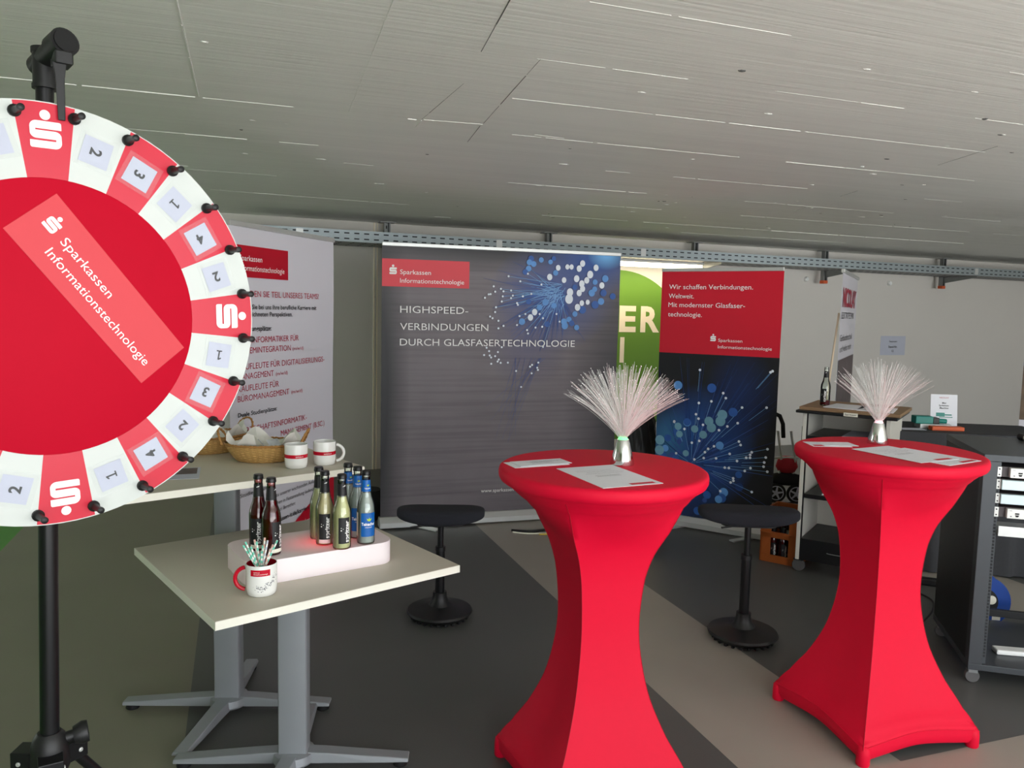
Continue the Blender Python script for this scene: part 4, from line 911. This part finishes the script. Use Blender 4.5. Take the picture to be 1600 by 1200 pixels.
x, y = inS(.22, .2); f = mb('paper').b2((-.105, -.15, 0), (.105, .15, .006)).build('paper_stack', loc=(x, y, .5003)); f.rotation_euler = (0, 0, SA+.1); tag(f, 'white paper stack lying on the middle black shelf board', 'paper')
x, y = inS(.32, .36); f = mb('print_red').b2((-.10, -.03, 0), (.10, .03, .13)); f.use('label_cream').b2((-.08, -.0308, .03), (.08, -.0302, .10)); f = f.build('carton', loc=(x, y, .5003), bevel=.002); f.rotation_euler = (0, 0, SA); tag(f, 'small red and white carton at the back of the middle shelf', 'box')
# ------------------------------------------------------------------ bottle crate
mat('crate_orange', (156, 80, 28), .5, var=.12, scale=10)
CR = Vector((1.66, 5.062, 0)); CA = R(-35.5)
t = thing('bottle_crate', 'orange brown plastic bottle crate behind the taller stool', 'crate', CR, CA)
def wallp(w, M_, nm):
    b = mb('crate_orange'); b.M = M_; H_ = .335
    for x0, x1, z0, z1 in ((0, w, 0, .05), (0, w, .165, .205), (0, w, .29, H_), (0, w*.27, .05, .29), (w*.73, w, .05, .29)): b.b2((x0, 0, z0), (x1, .012, z1))
    b.b2((0, -.003, .195), (w, .0, .201)); b.build(nm, t, bevel=.003)
cw, cd = .25, .33
wallp(cw, Matrix.Identity(4), 'front_wall'); wallp(cw, Matrix.Translation((cw, cd, 0)) @ Matrix.Rotation(PI, 4, 'Z'), 'rear_wall')
wallp(cd, Matrix.Translation((0, cd, 0)) @ Matrix.Rotation(-PI/2, 4, 'Z'), 'side_wall'); wallp(cd, Matrix.Translation((cw, 0, 0)) @ Matrix.Rotation(PI/2, 4, 'Z'), 'side_wall')
mb('crate_orange').b2((.012, .012, .004), (cw-.012, cd-.012, .014)).build('crate_floor', t)
k = 0
for i, xx in enumerate((.065, .128, .190)):
    for j, yy in enumerate((.07, .17)):
        p = CR+Vector((math.cos(CA)*xx-math.sin(CA)*yy, math.sin(CA)*xx+math.cos(CA)*yy, .0145))
        bottle('drink bottle inside the orange crate, %s in the %s row' % (('leftmost', 'middle one', 'rightmost')[i], ('front', 'second')[j]), tuple(p), 'red' if k % 2 == 0 else 'empty', 10*k, .245, group='bottles in the orange crate'); k += 1
# ------------------------------------------------------------------ folded buggy
mat('buggy_red', (176, 40, 52), .8); mat('buggy_black', (22, 22, 24), .85, var=.2)
t = thing('folded_buggy', 'folded child buggy with silver tubes and spoked wheels by the back wall', 'buggy', (2.40, 6.72, 0), R(-10))
for sx_, x in ((0, -.085), (1, .085)):
    Mx = Matrix.Translation((x, -.05, .085)) @ Matrix.Rotation(R(90), 4, 'X')
    w_ = mb('rubber').lathe([(.062, -.014), (.078, -.014), (.084, -.006), (.084, .006), (.078, .014), (.062, .014)], 32, M=Mx).build('wheel', t, smooth=40)
    q = mb('sign_grey'); q.M = Mx; q.lathe([(.055, -.016), (.063, -.016), (.063, .016), (.055, .016), (.055, -.016)], 32); q.lathe([(.0, .016), (.016, .014), (.018, -.01), (0, -.01)], 16)
    for a in range(5): q.prism([(.01, -.010), (.058, -.006), (.058, .006), (.01, .010)], -.015, .015, M=Matrix.Rotation(R(72*a+10), 4, 'Z'))
    q.build('spoked_rim', w_)
for x in (-.05, .06):
    mb('alu').tube([(x-.02, 0, .10), (x, -.02, .38), (x-.04, 0, .62)], .011, 10).build('frame_tube', t, smooth=40)
mb('alu').tube([(-.12, -.02, .385), (.09, -.02, .395)], .010, 10).build('cross_bar', t, smooth=40)
mb('black_plastic').tube([(-.04, 0, .56), (-.05, 0, .68), (-.08, 0, .75), (-.14, 0, .775), (-.19, 0, .765)], .018, 12).build('handle_grip', t, smooth=50)
mb('buggy_red').lathe([(0, .25), (.06, .26), (.085, .31), (.07, .37), (.04, .40), (0, .40)], 16, sx=1.1, sy=.6).build('red_pouch', t, smooth=60)
mb('buggy_black').lathe([(0, .15), (.10, .155), (.13, .19), (.10, .24), (0, .27)], 18, sx=1.15, sy=.6).build('fabric_seat', t, smooth=60)
mb('buggy_black').prism(rrect(.10, .05, .02, 3), .20, .66, M=Matrix.Translation((.17, .06, 0))).build('backrest', t, bevel=.012)
mb('black_metal').b2((-.17, -.08, .005), (.17, .05, .014)).build('foot_tray', t)
# ------------------------------------------------------------------ black bag and wheel behind the nearer bar table
t = thing('hand_truck', 'black hand truck wheel showing behind the nearer bar table', 'hand truck', (.965, 5.37, 0), R(20))
mb('rubber').lathe([(.05, -.035), (.095, -.035), (.112, -.02), (.115, 0), (.112, .02), (.095, .035), (.05, .035)], 32, M=Matrix.Translation((.0, 0, .115)) @ Matrix.Rotation(R(70), 4, 'X')).build('wheel', t, smooth=50)
mb('steel_dark').lathe([(0, -.02), (.05, -.02), (.05, .02), (0, .02)], 20, M=Matrix.Translation((0, 0, .115)) @ Matrix.Rotation(R(70), 4, 'X')).build('hub', t, smooth=40)
mb('black_metal').tube([(-.05, .06, .115), (-.12, .06, .5)], .012, 8).tube([(.0, -.0, .115), (-.06, .06, .118)], .012, 8).build('frame', t, smooth=40)
b = mb('black_plastic'); random.seed(2)
def fnb(i, j):
    a = 2*PI*i; r = .17*(1-.35*j)*(1+.06*math.sin(a*5+j*4))+.01*math.sin(a*11+j*17); 
    if j > .92: r *= .9
    return (r*math.cos(a), r*.7*math.sin(a), .006+.80*j+.02*math.sin(a*3)*j)
b.grid(fnb, 40, 24, wrap=True).lathe([(0, .007), (.15, .007)], 20, sx=1, sy=.7); b.lathe([(0, .74), (.10, .79)], 20, sy=.7)
o = b.build('rubbish_bag', loc=(1.06, 6.38, 0), smooth=50); tag(o, 'black rubbish bag standing behind the red topped banner', 'bag')
b = mb('buggy_black'); random.seed(6)
def fnc(i, j):
    a = 2*PI*i; r = 1-.12*abs(2*j-1)**3+.03*math.sin(a*7+j*9)
    return (.17*r*math.cos(a), .13*r*math.sin(a), .004+.225*j)
b.grid(fnc, 36, 14, wrap=True).lathe([(0, .005), (.15, .005)], 20, sy=.76).lathe([(.15, .228), (0, .235)], 20, sy=.76)
o = b.build('holdall_bag', loc=(-1.13, 5.86, 0), smooth=50); tag(o, 'black bag on the floor left of the wide dark grey banner', 'bag')
# ------------------------------------------------------------------ server rack
mat('rack_black', (20, 21, 22), .45, var=.1, scale=14); mat('rack_grey', (66, 70, 74), .4, .2, var=.06); mat('server_face', (224, 226, 222), .35, .15, var=.02); mat('server_blue', (206, 228, 232), .3, .1, var=.02); mat('server_dark', (84, 78, 80), .5, .2)
RK = (2.045, 3.345, 0); RA = R(-15); RWd, RD, RH_ = .60, .60, 1.035
t = thing('server_rack', 'open black server rack on castors at the right edge', 'rack', RK, RA)
def bx(nm, m, a, b_, par=None, bv=.002): return mb(m).b2(a, b_).build(nm, par or t, bevel=bv)
bx('side_panel', 'rack_black', (.002, .05, .10), (.014, RD, RH_-.03)); bx('top_panel', 'rack_grey', (0, 0, RH_-.03), (RWd, RD, RH_)); bx('base_frame', 'rack_grey', (0, 0, .07), (RWd, RD, .098))
for x0 in (0, RWd-.055):
    p = bx('front_post', 'rack_grey', (x0, 0, .098), (x0+.055, .05, RH_-.03))
    xs = x0+.055 if x0 == 0 else x0-.016
    s = mb('rack_grey').b2((xs, .012, .10), (xs+.016, .015, RH_-.031)); s.use('slot_dark')
    z = .13
    while z < RH_-.06: s.b2((xs+.004, .0112, z), (xs+.0125, .0122, z+.010)); z += .0148
    s.build('punched_rail', p)
bx('rear_post', 'rack_black', (.0145, RD-.05, .098), (.05, RD, RH_-.03)); bx('rear_post', 'rack_black', (RWd-.05, RD-.05, .098), (RWd, RD, RH_-.03))
bx('rear_bar', 'rack_black', (.05, RD-.04, .13), (RWd-.05, RD-.015, .165))
for x, y in ((.03, .04), (RWd-.03, .04), (.03, RD-.04), (RWd-.03, RD-.04)):
    c = mb('castor_grey').lathe([(0, -.012), (.028, -.012), (.030, -.008), (.030, .008), (.028, .012), (0, .012)], 20, M=Matrix.Translation((x, y, .030)) @ Matrix.Rotation(R(90), 4, 'X')).build('castor', t, smooth=40)
    mb('steel_dark').b2((x-.02, y-.016, .045), (x+.02, y+.016, .0695)).build('castor_fork', c, bevel=.003)
def inR(x, y): return (RK[0]+math.cos(RA)*x-math.sin(RA)*y, RK[1]+math.sin(RA)*x+math.cos(RA)*y)
wz = ['topmost', 'second from the top', 'third from the top', 'lowest']
for i, z in enumerate((.940, .886, .824, .764)):
    x, y = inR(.0, .0); kind = i in (0, 3)
    s = thing('network_device', '%s of four devices in the server rack%s' % (wz[i], ', with dark connectors' if kind else ', with a pale blue front'), 'network device', (x, y, z), RA, 'devices in the server rack')
    mb('server_dark').b2((.075, .012, 0), (RWd-.075, .30, .044)).build('case', s, bevel=.001)
    if kind:
        mb('server_face').b2((.100, -.012, .001), (RWd-.1, .0118, .043)).build('front_panel', s, bevel=.002)
        q = mb('ink')
        for x in (.13, .30): q.b2((x, -.0135, .020), (x+.016, -.0118, .026)); q.prism([(x, .017), (x+.004, .009), (x+.012, .009), (x+.016, .017)], .0118, .0135, M=Matrix(((1, 0, 0, 0), (0, 0, -1, 0), (0, 1, 0, 0), (0, 0, 0, 1))))
        q.b2((.112, -.0135, .009), (.118, -.0118, .012)); q.build('sockets', s)
        mb('ink_grey').text('CEL', .108, .033, .005, lambda x, z_: (x, -.0128, z_)).build('lettering', s)
    else:
        mb('server_blue').b2((.073, -.008, .001), (.185, .0118, .043)).build('blank_panel', s, bevel=.002)
        p = mb('server_face').b2((.200, -.014, -.001), (RWd-.1, .0118, .045)).build('front_panel', s, bevel=.004)
        q = mb('ink_grey')
        for zz in (.010, .027): q.b2((.208, -.0148, zz), (.222, -.0142, zz+.009)); q.b2((.232, -.0148, zz), (.28, -.0142, zz+.009))
        q.build('port_frames', s)
        mb('server_dark').b2((.185, -.006, .002), (.1995, .0118, .042)).build('grille', s)
    e = mb('server_face').b2((.057, .006, .001), (.0725, .0118, .043)); e.use('ink').lathe([(.003, 0), (.003, .002), (0, .002)], 8, M=Matrix.Translation((.064, .006, .010)) @ Matrix.Rotation(R(90), 4, 'X')).lathe([(.003, 0), (.003, .002), (0, .002)], 8, M=Matrix.Translation((.064, .006, .034)) @ Matrix.Rotation(R(90), 4, 'X')); e.build('rack_ear', s)
x, y = inR(0, 0)
s = thing('blanking_shelf', 'silver metal shelf strip mounted below the pale devices in the rack', 'rack shelf', (x, y, .683), RA)
mb('alu').b2((.075, -.004, 0), (RWd-.075, .004, .044)).build('front_lip', s); mb('alu').b2((.075, .004, 0), (RWd-.075, .26, .003)).build('tray', s)
x, y = inR(.28, .18); f = mb('white_plastic').b2((-.13, -.03, 0), (.13, .03, .022)).build('white_tool', loc=(x, y, .0985), bevel=.006); f.rotation_euler = (0, 0, RA+.1); tag(f, 'flat white plastic tool lying on the rack floor', 'tool')
# cable sample on the rack and bits beside it
mat('cable_yellow', (198, 170, 70), .5); mat('cable_orange', (214, 120, 44), .5); mat('cable_blue', (30, 62, 150), .5)
x0, y0 = inR(.30, .52); x1, y1 = inR(.42, .12); zc = RH_+.0175; b = MB(); 
t2 = thing('cable_sample', 'thick cut cable sample with black and yellow sleeves lying on the rack', 'cable', (0, 0, 0)); pts = [Vector((x0, y0, zc)).lerp(Vector((x1, y1, zc)), i/24)+Vector((.012*math.sin(i/24*PI), 0, 0)) for i in range(25)]
for i, (a, c, m_, r) in enumerate(((0, 2, 'black_plastic', .0172), (2, 7, 'label_cream', .0135), (7, 10, 'black_plastic', .0172), (10, 13, 'cable_yellow', .0150), (13, 15, 'label_cream', .0160), (15, 18, 'black_plastic', .0172), (18, 21, 'cable_yellow', .0160), (21, 24, 'black_plastic', .0172))): mb(m_).tube(pts[a:c+1], r, 14).build('sleeve', t2, smooth=40)
for nm_c, m_, dx_, lab in (('patch_cable', 'cable_orange', .14, 'orange cable lying on the rack beside the cable sample'), ('patch_cable', 'cable_blue', .19, 'blue cable lying on the rack beside the cable sample')):
    P_ = []
    for i in range(13): q = inR(.36+dx_+.02*math.sin(i), .50-.36*i/12); P_.append((q[0], q[1], RH_+.0095))
    o = mb(m_).tube(P_, .009, 10).build(nm_c, smooth=50); tag(o, lab, 'cable')
# cable reel behind the rack
mat('reel_blue', (16, 66, 150), .4, var=.1)
t = thing('cable_reel', 'blue cable reel on the floor behind the open rack', 'cable reel', (2.50, 4.05, 0), R(-10)); Mr = Matrix.Translation((0, 0, .142)) @ Matrix.Rotation(R(90), 4, 'X')
for z0, z1 in ((.05, .062), (-.062, -.05)): mb('reel_blue').lathe([(.05, z0), (.135, z0), (.139, (z0+z1)/2), (.135, z1), (.05, z1), (.05, z0)], 40, M=Mr).build('reel_flange', t, smooth=40)
mb('rubber').lathe([(.05, -.049), (.115, -.049), (.118, -.02), (.116, .02), (.115, .049), (.05, .049)], 32, M=Mr).build('wound_cable', t, smooth=40)
mb('rack_black').lathe([(0, .064), (.075, .064), (.078, .05), (.0, .05)], 32, M=Mr).build('socket_plate', t, smooth=40)
for a in (20, 110, 200, 290): mb('label_cream').lathe([(0, .071), (.022, .070), (.024, .0645)], 18, M=Mr @ Matrix.Translation((.043*math.cos(R(a)), .043*math.sin(R(a)), 0))).build('socket_lid', t, smooth=40)
mb('label_cream').rect(.05, .05, .09, .075, lambda x, z: (x, -.0632, z)).build('rating_label', t)
for xx in (-.085, .085): mb('black_metal').b2((xx-.008, -.09, 0), (xx+.008, .09, .012)).build('stand_foot', t)
# power strip, loose cables
ps = thing('power_strip', 'black power strip on the floor left of the rack', 'power strip', (2.53, 4.66, 0), R(-22)); mb('black_plastic').b2((-.09, -.028, 0), (.13, .028, .042)).build('body', ps, bevel=.008)
mb('label_cream').b2((-.05, -.0288, .012), (-.03, -.0281, .03)).build('switch', ps)
def cable(nm, m_, pts, r, lab):
    P_ = []
    for i in range(len(pts)-1):
        a, b_, c_, d_ = [Vector(pts[max(0, min(len(pts)-1, k_))]) for k_ in (i-1, i, i+1, i+2)]
        for k_ in range(8):
            f_ = k_/8; P_.append(.5*((2*b_)+(c_-a)*f_+(2*a-5*b_+4*c_-d_)*f_*f_+(3*b_-a-3*c_+d_)*f_**3))
    P_.append(Vector(pts[-1])); o = mb(m_).tube(P_, r, 8).build(nm, smooth=60); tag(o, lab, 'cable'); return o
cable('power_cable', 'black_plastic', [(2.22, 4.72, .006), (2.34, 4.70, .006), (2.42, 4.69, .010), (2.445, 4.695, .02)], .006, 'black cable running into the power strip from the left')
cable('power_cable', 'black_plastic', [(2.20, 4.66, .005), (2.36, 4.58, .005), (2.44, 4.40, .005), (2.36, 4.22, .005), (2.22, 4.05, .005)], .005, 'thin black cable lying on the floor in front of the power strip')
cable('power_cable', 'black_plastic', [(2.62, 4.02, .005), (2.75, 3.98, .006), (2.86, 4.05, .005), (3.1, 4.1, .005)], .005, 'black cable trailing right from the blue reel')
cable('power_cable', 'black_plastic', [(.02, 5.60, .009), (.16, 5.585, .009), (.33, 5.66, .009), (.62, 5.74, .009)], .009, 'thick black cable on the floor below the dark grey banner')
cable('patch_cable', 'label_cream', [(.03, 5.57, .005), (.15, 5.54, .005), (.30, 5.57, .005), (.46, 5.66, .005)], .005, 'white cable on the floor below the dark grey banner')
cable('patch_cable', 'cable_yellow', [(.22, 5.52, .006), (.30, 5.53, .006), (.40, 5.50, .006), (.56, 5.56, .006)], .006, 'yellow cable on the floor below the dark grey banner')
# ------------------------------------------------------------------ cloth covered table with the machine display
mat('dark_cloth', (58, 59, 62), .9, var=.1, scale=60)
TB = (2.93, 5.12, 0); TBa = R(-8)
t = thing('covered_table', 'table under a dark grey cloth beyond the server rack', 'table', TB, TBa); HX, HY, HZ = .52, .27, .90
mb('dark_cloth').prism(rrect(2*HX, 2*HY, .02, 3), HZ-.012, HZ).build('cloth_top', t, bevel=.004)
b = mb('dark_cloth'); per = rrect(2*HX, 2*HY, .03, 4); P_ = []
for i in range(len(per)):
    a, c = Vector(per[i]), Vector(per[(i+1) % len(per)]); n = max(1, int((c-a).length/.02))
    for k in range(n): P_.append(a.lerp(c, k/n))
N = len(P_); vs = []
for j in range(9):
    f_ = j/8
    for k, p in enumerate(P_): d = p.normalized(); vs.append((p.x+d.x*f_*(.018*math.sin(k*.9)+.012), p.y+d.y*f_*(.018*math.sin(k*.9)+.012), HZ-.006-f_*(HZ-.016)))
b.add(vs, [(j*N+k, j*N+(k+1) % N, (j+1)*N+(k+1) % N, (j+1)*N+k) for j in range(8) for k in range(N)]); b.build('cloth_drop', t, smooth=60)
for x in (-.46, .46):
    for y in (-.21, .21): mb('steel_dark').tube([(x, y, 0), (x, y, HZ-.012)], .014, 10).build('leg', t, smooth=40)
s = thing('display_sign', 'white upright card headed Mini Spritzguss Maschine on the cloth covered table', 'sign', (2.89, 5.20, HZ+.0002), R(-6))
Q = Matrix.Rotation(R(-7), 4, 'X'); q = mb('paper'); q.M = Q; q.b2((-.085, 0, .0), (.085, .004, .212)); q.build('card', s)
ml = lambda x, z: tuple(Q @ Vector((x, -.0008, z)))
mb('text_red').text('NICOLAY', 0, .186, .010, ml, align='c', w=.06).build('headline', s)
mb('ink').text('Mini', 0, .150, .011, ml, align='c', bold=.02).text('Spritzguss-', 0, .133, .011, ml, align='c', bold=.02).text('Maschine', 0, .116, .011, ml, align='c', bold=.02).build('lettering', s)
mat('teal', (0, 128, 116), .4, var=.05); q = mb('teal').rect(-.05, .065, .005, .09, ml).rect(.005, .072, .05, .08, ml).rect(-.03, .058, .055, .063, ml).build('machine_picture', s)
q = mb('paper'); q.b2((-.03, .045, 0), (.03, .048, .11)).build('rear_strut', s)
mc_ = thing('moulding_machine', 'small green moulding machine on the cloth covered table left of the card', 'machine', (2.745, 5.112, HZ+.0002), R(-6))
mb('alu').b2((-.075, -.05, 0), (.12, .05, .030)).build('base', mc_, bevel=.003); mb('teal').b2((-.10, -.04, .0302), (.01, .04, .078)).build('housing', mc_, bevel=.004); mb('rack_black').b2((.0102, -.035, .0302), (.05, .035, .070)).build('motor', mc_, bevel=.003); mb('teal').tube([(.0502, 0, .048), (.105, 0, .046)], .015, 14).build('nozzle', mc_, smooth=40)
f = mb('orange_plastic').b2((-.10, -.03, 0), (.10, .03, .026)).build('orange_box', loc=(2.80, 5.005, HZ+.0002), bevel=.004); f.rotation_euler = (0, 0, R(-4)); tag(f, 'flat orange box at the front of the cloth covered table', 'box')
f = mb('sign_grey').b2((-.11, -.04, 0), (.11, .04, .002)).build('paper_sheet', loc=(2.56, 5.04, HZ+.0002)); f.rotation_euler = (0, 0, R(-6)); tag(f, 'grey sheet at the left end of the cloth covered table', 'paper')
